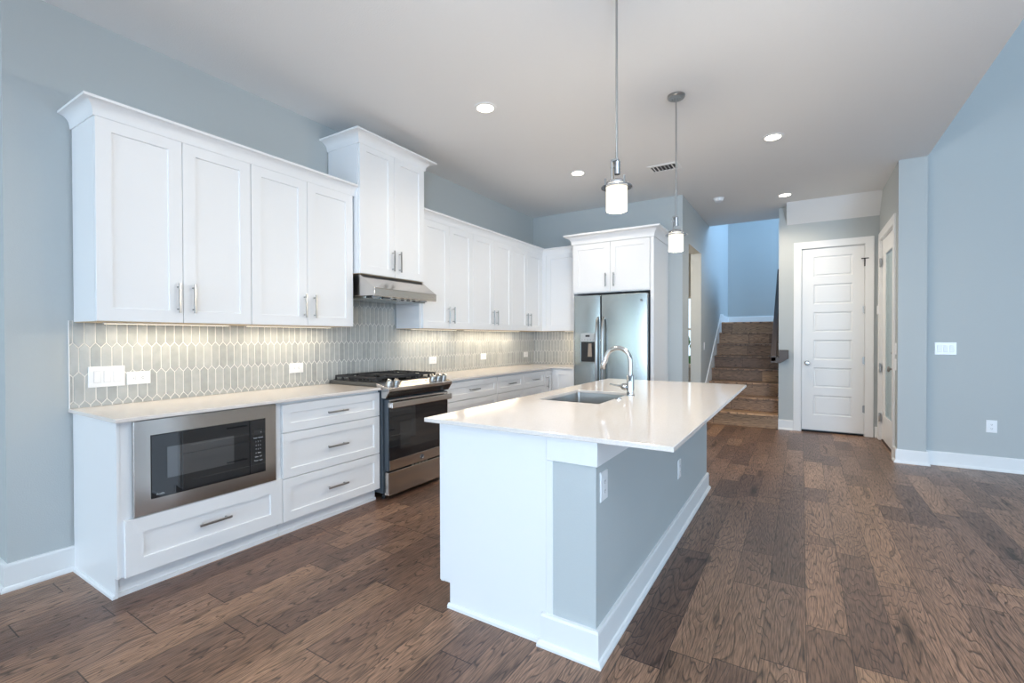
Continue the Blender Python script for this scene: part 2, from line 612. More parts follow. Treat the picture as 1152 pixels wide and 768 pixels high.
# ------------------------------------------------------------------ main dimensions
ZC = 3.144            # kitchen ceiling
YB = 5.37             # back wall of the kitchen
XR = 4.59             # edge of the kitchen ceiling / corner of the right pier
CT, CB = 0.914, 0.894  # countertop top and underside
ZU = 1.400            # underside of wall cabinets
G = 0.003

# ------------------------------------------------------------------ the room
struct(MB().box(-3.2, 9.7, -6.2, 9.9, -0.12, 0.0).build('floor', M_floor))
struct(MB().box(-3.2, XR, -6.2, 7.41, ZC, ZC + 0.32).build('ceiling', M_ceil))
struct(MB().box(XR, 9.7, -6.2, 5.6, 5.8, 5.95).build('ceiling', M_ceil), 'high flat ceiling over the living room')
struct(MB().box(-0.14, 0, -0.242, 5.51, 0, ZC).build('wall_left', M_wall))
struct(MB().box(0, 2.2, YB, 5.51, 0, ZC).build('wall_back', M_wall))
# wall beside the stair, with the cased-less opening to the front room
w = MB()
w.box(2.05, 2.2, 5.51, 5.752, 0, ZC)
w.box(2.05, 2.2, 5.752, 6.672, 2.584, ZC)
w.box(2.05, 2.2, 6.672, 9.86, 0, 5.9)
w.box(2.05, 2.2, 5.51, 6.672, ZC, 5.9)
struct(w.build('wall_stair_left', M_wall))
struct(MB().box(2.05, 5.7, 9.72, 9.86, 0, 5.9).build('wall_stair_back', M_wall))
w = MB()
w.box(3.228, 3.502, 6.75, 6.86, 0, ZC)
w.box(3.502, 4.214, 6.75, 6.86, 2.532, ZC)
w.box(4.214, 4.36, 6.75, 6.86, 0, ZC)
w.box(3.228, 3.33, 6.86, 8.55, 0, 2.75)
struct(w.build('wall_closet', M_wall))
struct(MB().box(3.505, 4.21, 6.88, 7.0, 0, 2.55).build('wall_closet_inner', M_wall))
# wall of the glazed door
w = MB()
w.box(4.36, 4.50, 5.45, 5.585, 0, ZC)
w.box(4.36, 4.50, 5.585, 6.60, 2.535, ZC)
w.box(4.36, 4.50, 6.60, 7.0, 0, ZC)
struct(w.build('wall_hall_right', M_wall))
struct(MB().box(4.36, XR, 5.35, 5.45, 0, ZC).build('wall_pier', M_wall))
struct(MB().box(4.50, 9.7, 5.44, 5.6, 0, 5.8).build('wall_right', M_wall))
struct(MB().box(4.45, XR, -6.2, 5.44, ZC + 0.32, 5.8).build('wall_upper', M_wall))
# dropped, sloping piece of ceiling over the closet door
w = MB()
w.prism([(3.326, 6.75, 2.885), (3.326, 6.75, ZC), (3.326, 6.49, ZC)], (1.034, 0, 0))
struct(w.build('trim_1', M_ceil), 'sloping boxed piece of ceiling above the white closet door')
# stairwell above the ceiling edge
struct(MB().box(2.05, 5.75, 7.41, 9.86, 5.9, 6.0).build('ceiling_stairwell', M_ceil))
struct(MB().box(2.2, 5.7, 7.27, 7.41, ZC + 0.32, 5.9).build('wall_stair_front', M_wall))
w = MB()
w.box(5.62, 5.72, 7.41, 9.72, 1.4, 3.35); w.box(5.62, 5.72, 7.41, 9.72, 5.05, 5.9)
w.box(5.62, 5.72, 7.41, 7.95, 3.35, 5.05); w.box(5.62, 5.72, 9.55, 9.72, 3.35, 5.05)
struct(w.build('wall_stair_right', M_wall))

# shell behind the camera: nook, living room
def wall_with_openings(name, axis, pos, th, a0, a1, z1, ops):
    mb = MB()
    def bx(a, b, c, d):
        if axis == 'y': mb.box(a, b, pos, pos + th, c, d)
        else: mb.box(pos, pos + th, a, b, c, d)
    cur = a0
    for (a, b, c, d) in sorted(ops):
        bx(cur, a, 0, z1)
        if c > 0: bx(a, b, 0, c)
        bx(a, b, d, z1)
        cur = b
    bx(cur, a1, 0, z1)
    return struct(mb.build(name, M_wall))
struct(MB().box(2.95, XR, -3.75, -3.6, 0, ZC).build('wall_light_block', M_wall))  # unseen stub wall, added to keep south daylight off the left wall
wall_with_openings('wall_south', 'y', -6.2, 0.14, -3.2, 9.7, 5.8, SOUTH)
wall_with_openings('wall_east', 'x', 9.56, 0.14, -6.06, 5.44, 5.8, EAST)
struct(MB().box(-3.2, -3.06, -6.06, -0.1, 0, ZC).build('wall_nook_west', M_wall))
struct(MB().box(-3.06, -0.14, -0.242, -0.1, 0, ZC).build('wall_nook_north', M_wall))
for k, (a, b, c, d) in enumerate(SOUTH):
    mb = MB()
    t = 0.05
    mb.box(a, b, -6.11, -6.05, c, c + t); mb.box(a, b, -6.11, -6.05, d - t, d)
    mb.box(a, a + t, -6.11, -6.05, c + t, d - t); mb.box(b - t, b, -6.11, -6.05, c + t, d - t)
    mb.box((a + b) / 2 - .025, (a + b) / 2 + .025, -6.11, -6.05, c + t, d - t)
    struct(mb.build('window_%d' % (k + 2), M_trim))
for k, (a, b, c, d) in enumerate(EAST):
    mb = MB()
    t = 0.05
    mb.box(9.55, 9.61, a, b, c, c + t); mb.box(9.55, 9.61, a, b, d - t, d)
    mb.box(9.55, 9.61, a, a + t, c + t, d - t); mb.box(9.55, 9.61, b - t, b, c + t, d - t)
    mb.box(9.55, 9.61, (a + b) / 2 - .025, (a + b) / 2 + .025, c + t, d - t)
    struct(mb.build('window_%d' % (k + 6), M_trim))

# front room seen through the opening beside the stair, with its window
WX0, WX1, WZ0, WZ1 = 0.9, 1.85, 0.69, 2.2
w = MB()
w.box(-1.6, WX0, 9.8, 9.94, 0, ZC); w.box(WX1, 2.05, 9.8, 9.94, 0, ZC)
w.box(WX0, WX1, 9.8, 9.94, 0, WZ0); w.box(WX0, WX1, 9.8, 9.94, WZ1, ZC)
struct(w.build('wall_front_room', M_wall))
struct(MB().box(-1.7, -1.6, 5.51, 9.94, 0, ZC).build('wall_front_room_left', M_wall))
struct(MB().box(-1.7, 2.05, 7.41, 9.94, ZC, ZC + .1).build('ceiling_front_room', M_ceil))
w = MB()
t = 0.04
w.box(WX0, WX1, 9.84, 9.9, WZ0, WZ0 + t); w.box(WX0, WX1, 9.84, 9.9, WZ1 - t, WZ1)
w.box(WX0, WX0 + t, 9.84, 9.9, WZ0 + t, WZ1 - t); w.box(WX1 - t, WX1, 9.84, 9.9, WZ0 + t, WZ1 - t)
w.box(WX0 + t, WX1 - t, 9.845, 9.895, 1.47, 1.51)
win = struct(w.build('window_1', M_trim))
w = MB(); w.box(WX0 - .05, WX1 + .05, 9.74, 9.84, WZ0 - .04, WZ0)
w.build('window_sill', M_trim, win)
w = MB(); w.box(WX0 + .035, WX1 - .035, 9.866, 9.872, WZ0 + .035, WZ1 - .035)
w.build('pane', M_glass, win)
d_ = bpy.data.lights.new('front_room_lamp', 'POINT'); d_.energy = 60; d_.color = (1.0, 0.80, 0.58); d_.shadow_soft_size = 0.12
o_ = bpy.data.objects.new('front_room_lamp', d_); COL.objects.link(o_); o_.location = (0.9, 5.95, 2.2)
# greenery outside that window
w = MB()
for k in range(26):
    px_, pz_ = random.uniform(-0.5, 2.6), random.uniform(0.2, 1.5)
    r_ = random.uniform(0.10, 0.26)
    py_ = random.uniform(12.2, 12.9)
    w.lathe((px_, py_, pz_), [(0, -r_), (r_ * .7, -r_ * .7), (r_, 0), (r_ * .7, r_ * .7), (0, r_)], 8)
hedge = w.build('hedge', M_lawn, smooth=40)
tag(hedge, 'green hedge outside the narrow window beside the staircase', 'hedge')
struct(MB().box(-6, 7, 10.1, 14, -0.2, -0.1).build('ground', M_lawn))

# ------------------------------------------------------------------ baseboards
BB = [(0.0, 0.0), (0.030, 0.0), (0.030, 0.010), (0.024, 0.022), (0.016, 0.026), (0.016, 0.128), (0.012, 0.138), (0.0, 0.140)]
def baseboard(name, path, side=1, z=0.0, prof=None):
    mb = MB()
    sweep(mb, path, [(o, zz + z) for o, zz in (prof or BB)], side)
    return struct(mb.build(name, M_trim))
baseboard('baseboard_left', [(-0.6, -0.242), (0, -0.242), (0, 0.026)], 1)
baseboard('baseboard_right', [(4.36, 5.480), (4.36, 5.35), (XR, 5.35), (XR, 5.44), (9.5, 5.44)], 1)
baseboard('baseboard_closet', [(3.228, 6.86), (3.228, 6.75), (3.409, 6.75)], 1)
baseboard('baseboard_hall_corner', [(4.318, 6.75), (4.36, 6.75), (4.36, 6.715)], 1)
baseboard('baseboard_back', [(2.03, YB), (2.2, YB), (2.2, 5.752)], 1)

# ------------------------------------------------------------------ closet door (door_1)
def casing(mb, f, u0, u1, z1, w_, th=0.018, z0=0.0):
    """Flat casing round an opening u0..u1, z1 as one U-shaped mesh."""
    pts = [(u0 - w_, z0), (u0, z0), (u0, z1), (u1, z1), (u1, z0), (u1 + w_, z0), (u1 + w_, z1 + w_), (u0 - w_, z1 + w_)]
    a = [f.P(u, 0.0, z) for u, z in pts]
    e = Vector(f.P(0, th, 0)) - Vector(f.P(0, 0, 0))
    mb.prism(a, e)
fd = Face('-y', 6.75)
d1 = thing('door_1', 'white six panel closet door right of the staircase', 'door', (3.86, 6.75, 0))
struct(d1)
mb = MB()
casing(mb, fd, 3.502, 4.214, 2.532, 0.092)
# stop / jamb lining
mb.box(3.502, 3.508, 6.75, 6.85, 0, 2.532); mb.box(4.208, 4.214, 6.75, 6.85, 0, 2.532); mb.box(3.508, 4.208, 6.75, 6.85, 2.526, 2.532)
mb.build('door_frame', M_trim, d1, bevel=0.002)
# leaf: grid of stiles, rails and six recessed panels
f_leaf = Face('-y', 6.80)
mb = MB()
U0, U1, Z0, Z1 = 3.511, 4.205, 0.032, 2.522
pu0, pu1 = 3.645, 4.08
rows = [(2.140 - .380 * k, 2.412 - .380 * k) for k in range(6)][::-1]
us = [U0, pu0, pu1, U1]
zs = [Z0] + [z for r in rows for z in r] + [Z1]
gv = [[mb.bm.verts.new(f_leaf.P(u, 0.045, z)) for u in us] for z in zs]
for r_ in range(len(zs) - 1):
    for c_ in range(3):
        if c_ == 1 and r_ % 2 == 1:
            z0_, z1_ = zs[r_], zs[r_ + 1]
            prev = [gv[r_][1], gv[r_][2], gv[r_ + 1][2], gv[r_ + 1][1]]
            for ins, n_ in ((0.008, 0.036), (0.022, 0.034), (0.030, 0.041)):
                cur = [mb.bm.verts.new(f_leaf.P(u, n_, z)) for u, z in ((pu0 + ins, z0_ + ins), (pu1 - ins, z0_ + ins), (pu1 - ins, z1_ - ins), (pu0 + ins, z1_ - ins))]
                for q in range(4):
                    mb._f([prev[q], prev[(q + 1) % 4], cur[(q + 1) % 4], cur[q]])
                prev = cur
            mb._f(prev)
        else:
            mb._f([gv[r_][c_], gv[r_][c_ + 1], gv[r_ + 1][c_ + 1], gv[r_ + 1][c_]])
bk = [mb.bm.verts.new(f_leaf.P(u, 0.005, z)) for u, z in ((U0, Z0), (U1, Z0), (U1, Z1), (U0, Z1))]
mb._f([gv[0][0]] + [gv[i][0] for i in range(1, len(zs))] + [bk[3], bk[0]])
mb._f([gv[i][3] for i in range(len(zs))] + [bk[2], bk[1]])
mb._f([gv[0][c] for c in range(4)] + [bk[1], bk[0]])
mb._f([gv[-1][c] for c in range(4)] + [bk[2], bk[3]])
mb._f(bk)
leaf = mb.build('door_leaf', M_trim, d1)
mb = MB()
mb.lathe((3.573, 6.755, 0.953), [(0.0, 0.0), (0.032, -0.002), (0.030, -0.008), (0.012, -0.012), (0.011, -0.034), (0.027, -0.042), (0.031, -0.056), (0.022, -0.066), (0.0, -0.068)], 20, 'y')
k_ = mb.build('door_knob', M_nickel, leaf, smooth=40); k_['label'] = 'round satin nickel knob'
for z in (1.668, 1.0, 0.36):
    mb = MB(); mb.cyl((4.209, 6.742, z), 0.008, -0.05, 0.05, seg=10); mb.box(4.190, 4.212, 6.744, 6.752, z - .045, z + .045)
    mb.build('hinge', M_nickel, d1, smooth=40)
mb = MB()
mb.cyl((4.209, 6.742, 2.29), 0.008, -0.05, 0.05, seg=10)
mb.box(4.170, 4.250, 6.728, 6.740, 2.335, 2.347); mb.box(4.204, 4.214, 6.730, 6.742, 2.30, 2.340)
s_ = mb.build('door_stop', M_slot, d1); s_['label'] = 'dark T-shaped hinge pin door stop'
struct(MB().box(3.51, 4.207, 6.76, 6.85, 0.0, 0.004).build('trim_2', M_slot), 'dark threshold under the closet door')

# ------------------------------------------------------------------ glazed hall door (door_2)
fg = Face('-x', 4.36)
d2 = thing('door_2', 'narrow white hall door with a full length glass pane', 'door', (4.36, 6.09, 0))
struct(d2)
mb = MB()
casing(mb, fg, 5.585, 6.60, 2.535, 0.095)
mb.box(4.36, 4.45, 5.585, 5.591, 0, 2.535); mb.box(4.36, 4.45, 6.594, 6.60, 0, 2.535); mb.box(4.36, 4.45, 5.591, 6.594, 2.529, 2.535)
mb.build('door_frame', M_trim, d2, bevel=0.002)
fl = Face('-x', 4.42)
mb = MB()
a0, a1, c0, c1 = 5.595, 6.59, 0.03, 2.525
g0, g1, h0, h1 = 5.70, 6.36, 0.335, 2.335
def ring4(a, b, c, d, n): return [fl.P(a, n, c), fl.P(b, n, c), fl.P(b, n, d), fl.P(a, n, d)]
mb.rings([ring4(a0, a1, c0, c1, 0), ring4(a0, a1, c0, c1, 0.045), ring4(g0, g1, h0, h1, 0.045), ring4(g0 + .008, g1 - .008, h0 + .008, h1 - .008, 0.040),
          ring4(g0 + .008, g1 - .008, h0 + .008, h1 - .008, 0)], cap=False)
for q in range(4): pass
leaf2 = mb.build('door_leaf', M_trim, d2)
M_blind = mat('white_blind_slats', (0.74, 0.77, 0.78), 0.5)
mb = MB()
z = h0 + 0.010
while z < h1 - 0.03:
    fl.box(mb, g0 + .009, g1 - .009, 0.024, 0.031, z, z + 0.0180)
    z += 0.02
bl = mb.build('blind', M_blind, d2); bl['label'] = 'pale closed blind behind the glass'
mb = MB(); fl.box(mb, g0 + .0085, g1 - .0085, 0.034, 0.038, h0 + .0085, h1 - .0085)
mb.build('glass_pane', M_dglass, leaf2)
mb = MB()
mb.lathe((4.375, 5.665, 0.954), [(0.0, 0.0), (0.032, -0.002), (0.030, -0.008), (0.012, -0.012), (0.011, -0.034), (0.027, -0.042), (0.031, -0.056), (0.022, -0.066), (0.0, -0.068)], 20, 'x')
k_ = mb.build('door_knob', M_nickel, leaf2, smooth=40); k_['label'] = 'round satin nickel knob'
mb = MB(); mb.lathe((4.375, 5.665, 1.13), [(0, 0), (0.03, -.002), (0.028, -.012), (0.012, -.014), (0.010, -.030), (0, -.031)], 20, 'x')
k_ = mb.build('deadbolt', M_nickel, leaf2, smooth=40)
for z in (2.25, 0.92, 0.29):
    mb = MB(); mb.cyl((4.352, 6.592, z), 0.009, -0.055, 0.055, seg=10); mb.box(4.350, 4.362, 6.56, 6.62, z - .05, z + .05)
    mb.build('hinge', M_nickel, d2, smooth=40)
struct(MB().box(4.37, 4.45, 5.593, 6.593, 0.0, 0.012).build('trim_3', M_board), 'dark wood threshold under the glazed hall door')
mb = MB(); mb.box(4.325, 4.342, 6.60, 6.635, 1.60, 1.71)
tag(mb.build('door_sensor', M_plate, None, bevel=0.004), 'small white sensor box stuck on the glazed door casing', 'door sensor')

# ------------------------------------------------------------------ staircase
RISE, RUN, SY = 0.199, 0.28, 6.72
st = thing('staircase', 'brown hickory staircase of eight steps between pale walls', 'staircase', (2.7, SY, 0))
SX0, SX1 = 2.222, 3.226
for k in range(8):
    mb = MB(); mb.box(SX0, SX1, SY + k * RUN, SY + k * RUN + 0.02, k * RISE + (0 if k == 0 else 0.001), (k + 1) * RISE - 0.028)
    mb.build('riser', M_riser, st)
    mb = MB()
    yy = SY + k * RUN
    y2 = yy + RUN + 0.02 if k < 7 else 9.718
    mb.box(SX0, SX1 if k < 7 else 4.6, yy - 0.028, y2, (k + 1) * RISE - 0.027, (k + 1) * RISE)
    mb.build('tread', M_tread, st, bevel=0.006)
mb = MB()
ys0, ys1 = SY - 0.02, SY + 7 * RUN
sl = RISE / RUN
mb.prism([(2.201, ys0, 0), (2.201, ys1 + .3, 0), (2.201, ys1 + .3, 8 * RISE + .16), (2.201, ys1, 8 * RISE + .16), (2.201, ys0, RISE + .16)], (0.019, 0, 0))
s_ = mb.build('skirt_board', M_trim, st, bevel=0.002); s_['label'] = 'white skirt board on the left wall'
baseboard('baseboard_landing', [(2.2, 8.98), (2.2, 9.72), (4.6, 9.72)], 1, 8 * RISE)

hr = thing('handrail', 'dark wooden handrail rising on the wall right of the stairs', 'handrail', (3.17, 6.68, 1.0))
def slope_box(mb, x0, x1, y0, z0, y1, z1, h):
    mb.prism([(x0, y0, z0), (x0, y1, z1), (x0, y1, z1 + h), (x0, y0, z0 + h)], (x1 - x0, 0, 0))
mb = MB(); slope_box(mb, 3.135, 3.205, 6.62, 0.965, 8.70, 0.965 + 2.08 * sl, 0.085)
mb.build('rail', M_rail, hr, bevel=0.008)
mb = MB(); mb.prism([(3.135, 6.62, 0.945), (3.25, 6.62, 0.945), (3.352, 6.62, 1.01), (3.352, 6.62, 1.13), (3.238, 6.62, 1.13), (3.238, 6.62, 1.03), (3.135, 6.62, 1.03)], (0, 0.085, 0))
mb.build('rail_return', M_rail, hr, bevel=0.005)
mb = MB(); mb.box(3.25, 3.34, 6.700, 6.7495, 1.02, 1.12)
mb.build('wall_block', M_rail, hr, bevel=0.003)

# ------------------------------------------------------------------ tile backsplash
def clip(poly, f):
    out = []
    for i in range(len(poly)):
        a, b = poly[i], poly[(i + 1) % len(poly)]
        fa, fb = f(a), f(b)
        if fa >= 0: out.append(a)
        if (fa >= 0) != (fb >= 0):
            t = fa / (fa - fb)
            out.append((a[0] + (b[0] - a[0]) * t, a[1] + (b[1] - a[1]) * t))
    return out
def tiles(mb, f, ulo, uhi, zlo, ztop, pitch=0.0505, rowp=0.1655, tip=0.028, grout=0.0062):
    zref = 1.285
    for row in range(-4, 6):
        ztip = zref + row * rowp + 0.0
        # tile whose upper tip is at ztip; body from ztip-tip down to lower tip at ztip-rowp-tip
        top = ztip; bot = ztip - rowp - tip
        g = grout / 2
        hw = pitch / 2 - g
        gt = g * 1.25
        for k in range(int((ulo - 0.2) / pitch), int((uhi + .2) / pitch) + 2):
            u = 0.022 + k * pitch + (pitch / 2 if row % 2 else 0)
            zt = ztop(u)
            poly = [(u, bot + gt), (u + hw, bot + tip + gt * .25), (u + hw, top - tip - gt * .25), (u, top - gt), (u - hw, top - tip - gt * .25), (u - hw, bot + tip + gt * .25)]
            for fn in (lambda p: p[0] - ulo, lambda p: uhi - p[0], lambda p: p[1] - zlo, lambda p: zt - p[1]):
                poly = clip(poly, fn)
                if len(poly) < 3: break
            if len(poly) < 3: continue
            cu = sum(p[0] for p in poly) / len(poly); cz = sum(p[1] for p in poly) / len(poly)
            if max(p[0] for p in poly) - min(p[0] for p in poly) < 0.004: continue
            ins = []
            for p in poly:
                d = math.hypot(p[0] - cu, p[1] - cz)
                s = max(0.0, 1 - 0.0018 / max(d, 1e-4))
                ins.append((cu + (p[0] - cu) * s, cz + (p[1] - cz) * s))
            mb.rings([[f.P(p[0], 0.003, p[1]) for p in poly], [f.P(p[0], 0.0062, p[1]) for p in poly], [f.P(p[0], 0.0075, p[1]) for p in ins]])
fw = Face('+x', 0.0)
mb = MB()
mb.box(0.0005, 0.005, 0.008, YB - 0.001, CT, 1.412)
mb.box(0.0005, 0.005, 1.70, 2.475, 1.412, 1.86)
mb.mi = 1
tiles(mb, fw, 0.0095, YB - 0.006, CT + .001, lambda u: 1.86 if 1.715 < u < 2.472 else 1.411)
mb.mi = 2
mb.box(0.0005, 0.009, 0.003, 0.008, CT, 1.412)
tag(mb.build('tile_backsplash', [M_grout, M_tile, M_trim]), 'long grey picket tile backsplash along the left wall behind the range', 'backsplash')
fb = Face('-y', YB)
mb = MB()
mb.box(0.008, 0.985, YB - 0.005, YB - 0.0005, CT, 1.40)
mb.mi = 1
tiles(mb, fb, 0.010, 0.985, CT + .001, lambda u: 1.40)
tag(mb.build('tile_backsplash', [M_grout, M_tile]), 'short grey picket tile backsplash in the corner beside the refrigerator', 'backsplash')

# ------------------------------------------------------------------ base cabinets on the left wall
FX = 0.61             # face frame plane
ff = Face('+x', FX)
TOE = 0.106
def base_box(name, label, y0, y1, toe=True, group=None):
    t = thing(name, label, 'cabinet', (0.3, (y0 + y1) / 2, 0), group)
    mb = MB()
    mb.box(0.012, FX, y0, y1, TOE, CB - 0.001)
    mb.build('carcass', M_cab, t, bevel=0.001)
    mb = MB()
    mb.box(0.02, 0.565, y0 + .002, y1, 0.0, TOE)
    mb.box(0.565, 0.578, y0 + .002, y1, 0.0, 0.02)
    o = mb.build('toe_kick', M_cab, t)
    return t
def drawers(t, f, u0, u1, cuts, rail=0.057, pl=0.172, n0=0.02):
    for z0, z1 in cuts:
        d = shaker(f, 'drawer', u0 + G / 2, u1 - G / 2, z0 + G / 2, z1 - G / 2, t, rail=rail)
        pull(f, (u0 + u1) / 2, (z0 + z1) / 2, d, False, pl, n0)
# microwave cabinet
t = base_box('microwave_cabinet', 'white base cabinet holding the built-in microwave at counter end', 0.030, 0.882)
mb = MB()
mb.prism([(0.012, 0.018, 0), (0.585, 0.018, 0), (0.585, 0.018, TOE), (0.614, 0.018, TOE), (0.614, 0.018, CB - .001), (0.012, 0.018, CB - .001)], (0, 0.0122, 0))
mb.build('end_panel', M_cab, t, bevel=0.0008)
mb = MB(); sweep(mb, [(0.02, 0.018), (0.585, 0.018)], [(0, 0), (0.012, 0), (0.011, 0.012), (0.005, 0.019), (0, 0.02)], 1)
mb.build('shoe_moulding', M_cab, t)
d = shaker(ff, 'drawer', 0.046, 0.8805, 0.104, 0.392, t, rail=0.078)
pull(ff, 0.462, 0.262, d, False, 0.172)
# drawer stack
t = base_box('drawer_cabinet', 'white three drawer base cabinet between microwave and range', 0.883, 1.712)
CUTS = [(0.100, 0.383), (0.386, 0.684), (0.687, 0.874)]
drawers(t, ff, 0.884, 1.711, CUTS)
# right of the range
t = base_box('drawer_cabinet', 'wide white drawer cabinet right of the range', 2.484, 3.418)
drawers(t, ff, 2.52, 3.416, CUTS)
t = base_box('drawer_cabinet', 'white drawer cabinet second to the right of the range', 3.419, 3.992)
drawers(t, ff, 3.420, 3.991, CUTS, pl=0.15)
t = base_box('drawer_cabinet', 'white drawer cabinet third to the right of the range', 3.993, 4.545)
drawers(t, ff, 3.994, 4.543, CUTS, pl=0.15)
t = base_box('pullout_cabinet', 'narrow white cabinet with one upright pull in the corner', 4.546, 4.765)
d = shaker(ff, 'door', 4.550, 4.762, 0.104, 0.874, t, rail=0.057)
pull(ff, 4.612, 0.72, d, True, 0.16)
t = thing('corner_cabinet', 'white single door base cabinet in the corner beside the refrigerator', 'cabinet', (0.8, 5.05, 0))
fbk = Face('-y', 4.765)
mb = MB(); mb.box(0.012, 0.942, 4.767, 5.35, TOE, CB - .001)
mb.build('carcass', M_cab, t)
mb = MB(); mb.box(0.60, 0.942, 4.80, 5.3, 0, TOE)
mb.build('toe_kick', M_cab, t)
shaker(fbk, 'door', 0.665, 0.938, 0.104, 0.874, t, rail=0.062)

# countertops
mb = MB(); mb.box(0.006, 0.662, 0.0, 1.700, CB, CT)
tag(mb.build('countertop', M_quartz, None, bevel=0.0025), 'pale quartz countertop above the microwave, left of the range', 'countertop')
mb = MB()
mb.prism([(0.006, 2.484, CB), (0.662, 2.484, CB), (0.662, 4.725, CB), (0.985, 4.725, CB), (0.985, YB - .006, CB), (0.006, YB - .006, CB)], (0, 0, CT - CB))
tag(mb.build('countertop', M_quartz, None, bevel=0.0025), 'L-shaped pale quartz countertop right of the range', 'countertop')

# ------------------------------------------------------------------ microwave
mw = thing('microwave', 'stainless built-in microwave with black glass door under the counter', 'microwave', (0.62, 0.46, 0.40))
fm = Face('+x', FX + 0.001)
mb = MB()
t0, t1, s0, s1 = 0.083, 0.838, 0.396, 0.887
b0, b1, q0, q1 = 0.155, 0.768, 0.472, 0.806
def rg(f, a, b, c, d, n): return [f.P(a, n, c), f.P(b, n, c), f.P(b, n, d), f.P(a, n, d)]
mb.rings([rg(fm, t0, t1, s0, s1, 0), rg(fm, t0, t1, s0, s1, 0.02), rg(fm, t0 + .002, t1 - .002, s0 + .002, s1 - .002, 0.022),
          rg(fm, b0, b1, q0, q1, 0.022), rg(fm, b0, b1, q0, q1, 0.010)], cap=False)
mb.build('trim_frame', M_steel_y, mw)
mb = MB(); fm.box(mb, b0 + .002, 0.667, 0.002, 0.026, q0 + .002, q1 - .002)
door = mb.build('door', M_bglass, mw, bevel=0.002)
M_mwin = mat('microwave_window_glass', (0.03, 0.035, 0.042), 0.02, spec=1.0)
M_mwin.node_tree.nodes['Principled BSDF'].inputs['IOR'].default_value = 1.75
mb = MB(); fm.box(mb, 0.228, 0.573, 0.0262, 0.0272, 0.566, 0.732)
mb.build('window', M_mwin, door)
text_on('wordmark', 'Profile', 0.014, fm.P(0.197, 0.0266, 0.492), (0, 1, 0), (0, 0, 1), M_key, door)
mb = MB(); fm.box(mb, 0.669, b1 - .002, 0.002, 0.026, q0 + .002, q1 - .002)
cp = mb.build('control_panel', M_bglass, mw, bevel=0.002)
mb = MB(); fm.box(mb, 0.692, 0.745, 0.0262, 0.0268, 0.712, 0.742)
mb.build('display', M_slot, cp)
mb = MB(); fm.box(mb, 0.735, 0.739, 0.0268, 0.0272, 0.722, 0.726)
mb.build('display_digit', M_key, cp)
rowsk = ['Cook  Reheat', '1   2   3', '4   5   6', '7   8   9', '0   Start', 'Clear  Off', 'Timer  Light']
for k, s in enumerate(rowsk):
    text_on('keypad_row', s, 0.0105, fm.P(0.719, 0.0264, 0.692 - k * 0.0235), (0, 1, 0), (0, 0, 1), M_key, cp)

# ------------------------------------------------------------------ range
rg_ = thing('range', 'stainless slide-in gas range with black glass oven door', 'range', (0.35, 2.095, 0))
RY0, RY1 = 1.718, 2.474
mb = MB(); mb.box(0.03, 0.655, RY0, RY1, 0.06, 0.895)
mb.build('body', M_dgrey, rg_)
for (fx_, fy_) in ((0.1, RY0 + .06), (0.1, RY1 - .06), (0.6, RY0 + .06), (0.6, RY1 - .06)):
    mb = MB(); mb.cyl((fx_, fy_, 0), 0.018, 0, 0.062, seg=12); mb.build('leg', M_black, rg_)
mb = MB()
mb.prism([(0.012, 1.703, 0.9155), (0.60, 1.703, 0.9155), (0.60, 1.703, 0.940), (0.59, 1.703, 0.946), (0.03, 1.703, 0.946), (0.012, 1.703, 0.938)], (0, 2.489 - 1.703, 0))
mb.box(0.02, 0.6, RY0, RY1, 0.893, 0.917)
ckt = mb.build('cooktop', M_cook, rg_, bevel=0.003)
mb = MB(); mb.box(0.035, 0.575, 1.725, 2.467, 0.946, 0.950)
mb.build('burner_pan', M_black, ckt, bevel=0.002)
# control panel: sloping top with the knobs, undercut front
mb = MB()
mb.prism([(0.600, 1.706, 0.900), (0.600, 1.706, 0.948), (0.738, 1.706, 0.912), (0.742, 1.706, 0.905), (0.740, 1.706, 0.884), (0.700, 1.706, 0.828), (0.655, 1.706, 0.828), (0.655, 1.706, 0.900)], (0, 2.486 - 1.706, 0))
cpn = mb.build('control_panel', M_steel_y, rg_, bevel=0.002)
mb = MB(); mb.prism([(0.7375, 1.72, 0.879), (0.7025, 1.72, 0.830), (0.7035, 1.72, 0.8294), (0.7385, 1.72, 0.8785)], (0, 2.472 - 1.72, 0))
mb.build('vent_strip', M_black, cpn)
nx, nz = 0.252, 0.968
kn = Vector((nx, 0, nz)).normalized()
def knob(y, x=0.672):
    zt = 0.948 - (x - 0.600) * (0.036 / 0.138)
    c = Vector((x, y, zt))
    mb = MB()
    prof = [(0.0, 0.0), (0.029, 0.0), (0.029, 0.006), (0.026, 0.008), (0.0245, 0.034), (0.022, 0.037), (0.0, 0.0375)]
    e1 = Vector((0, 1, 0)); e2 = kn.cross(e1)
    mb.rings([[c + kn * h + (e1 * math.cos(2 * math.pi * q / 20) + e2 * math.sin(2 * math.pi * q / 20)) * max(r_, 1e-4) for q in range(20)] for r_, h in prof])
    k = mb.build('knob', M_nickel, cpn, smooth=40)
    mb = MB()
    tp = c + kn * 0.0375
    mb.prism([tp + e1 * -0.004 + e2 * -0.022, tp + e1 * 0.004 + e2 * -0.022, tp + e1 * 0.004 + e2 * 0.022, tp + e1 * -0.004 + e2 * 0.022], kn * 0.010)
    mb.build('knob_grip', M_chrome, k, bevel=0.001)
for y in (1.772, 1.848, 2.295, 2.370, 2.445):
    knob(y)
mb = MB()
mb.prism([(0.625, 1.90, 0.9422), (0.725, 1.90, 0.9161), (0.7255, 1.90, 0.9169), (0.6255, 1.90, 0.9430)], (0, 0.33, 0))
dp = mb.build('touch_display', mat('pale_steel_display', (0.72, 0.66, 0.58), 0.22, 0.9), cpn)
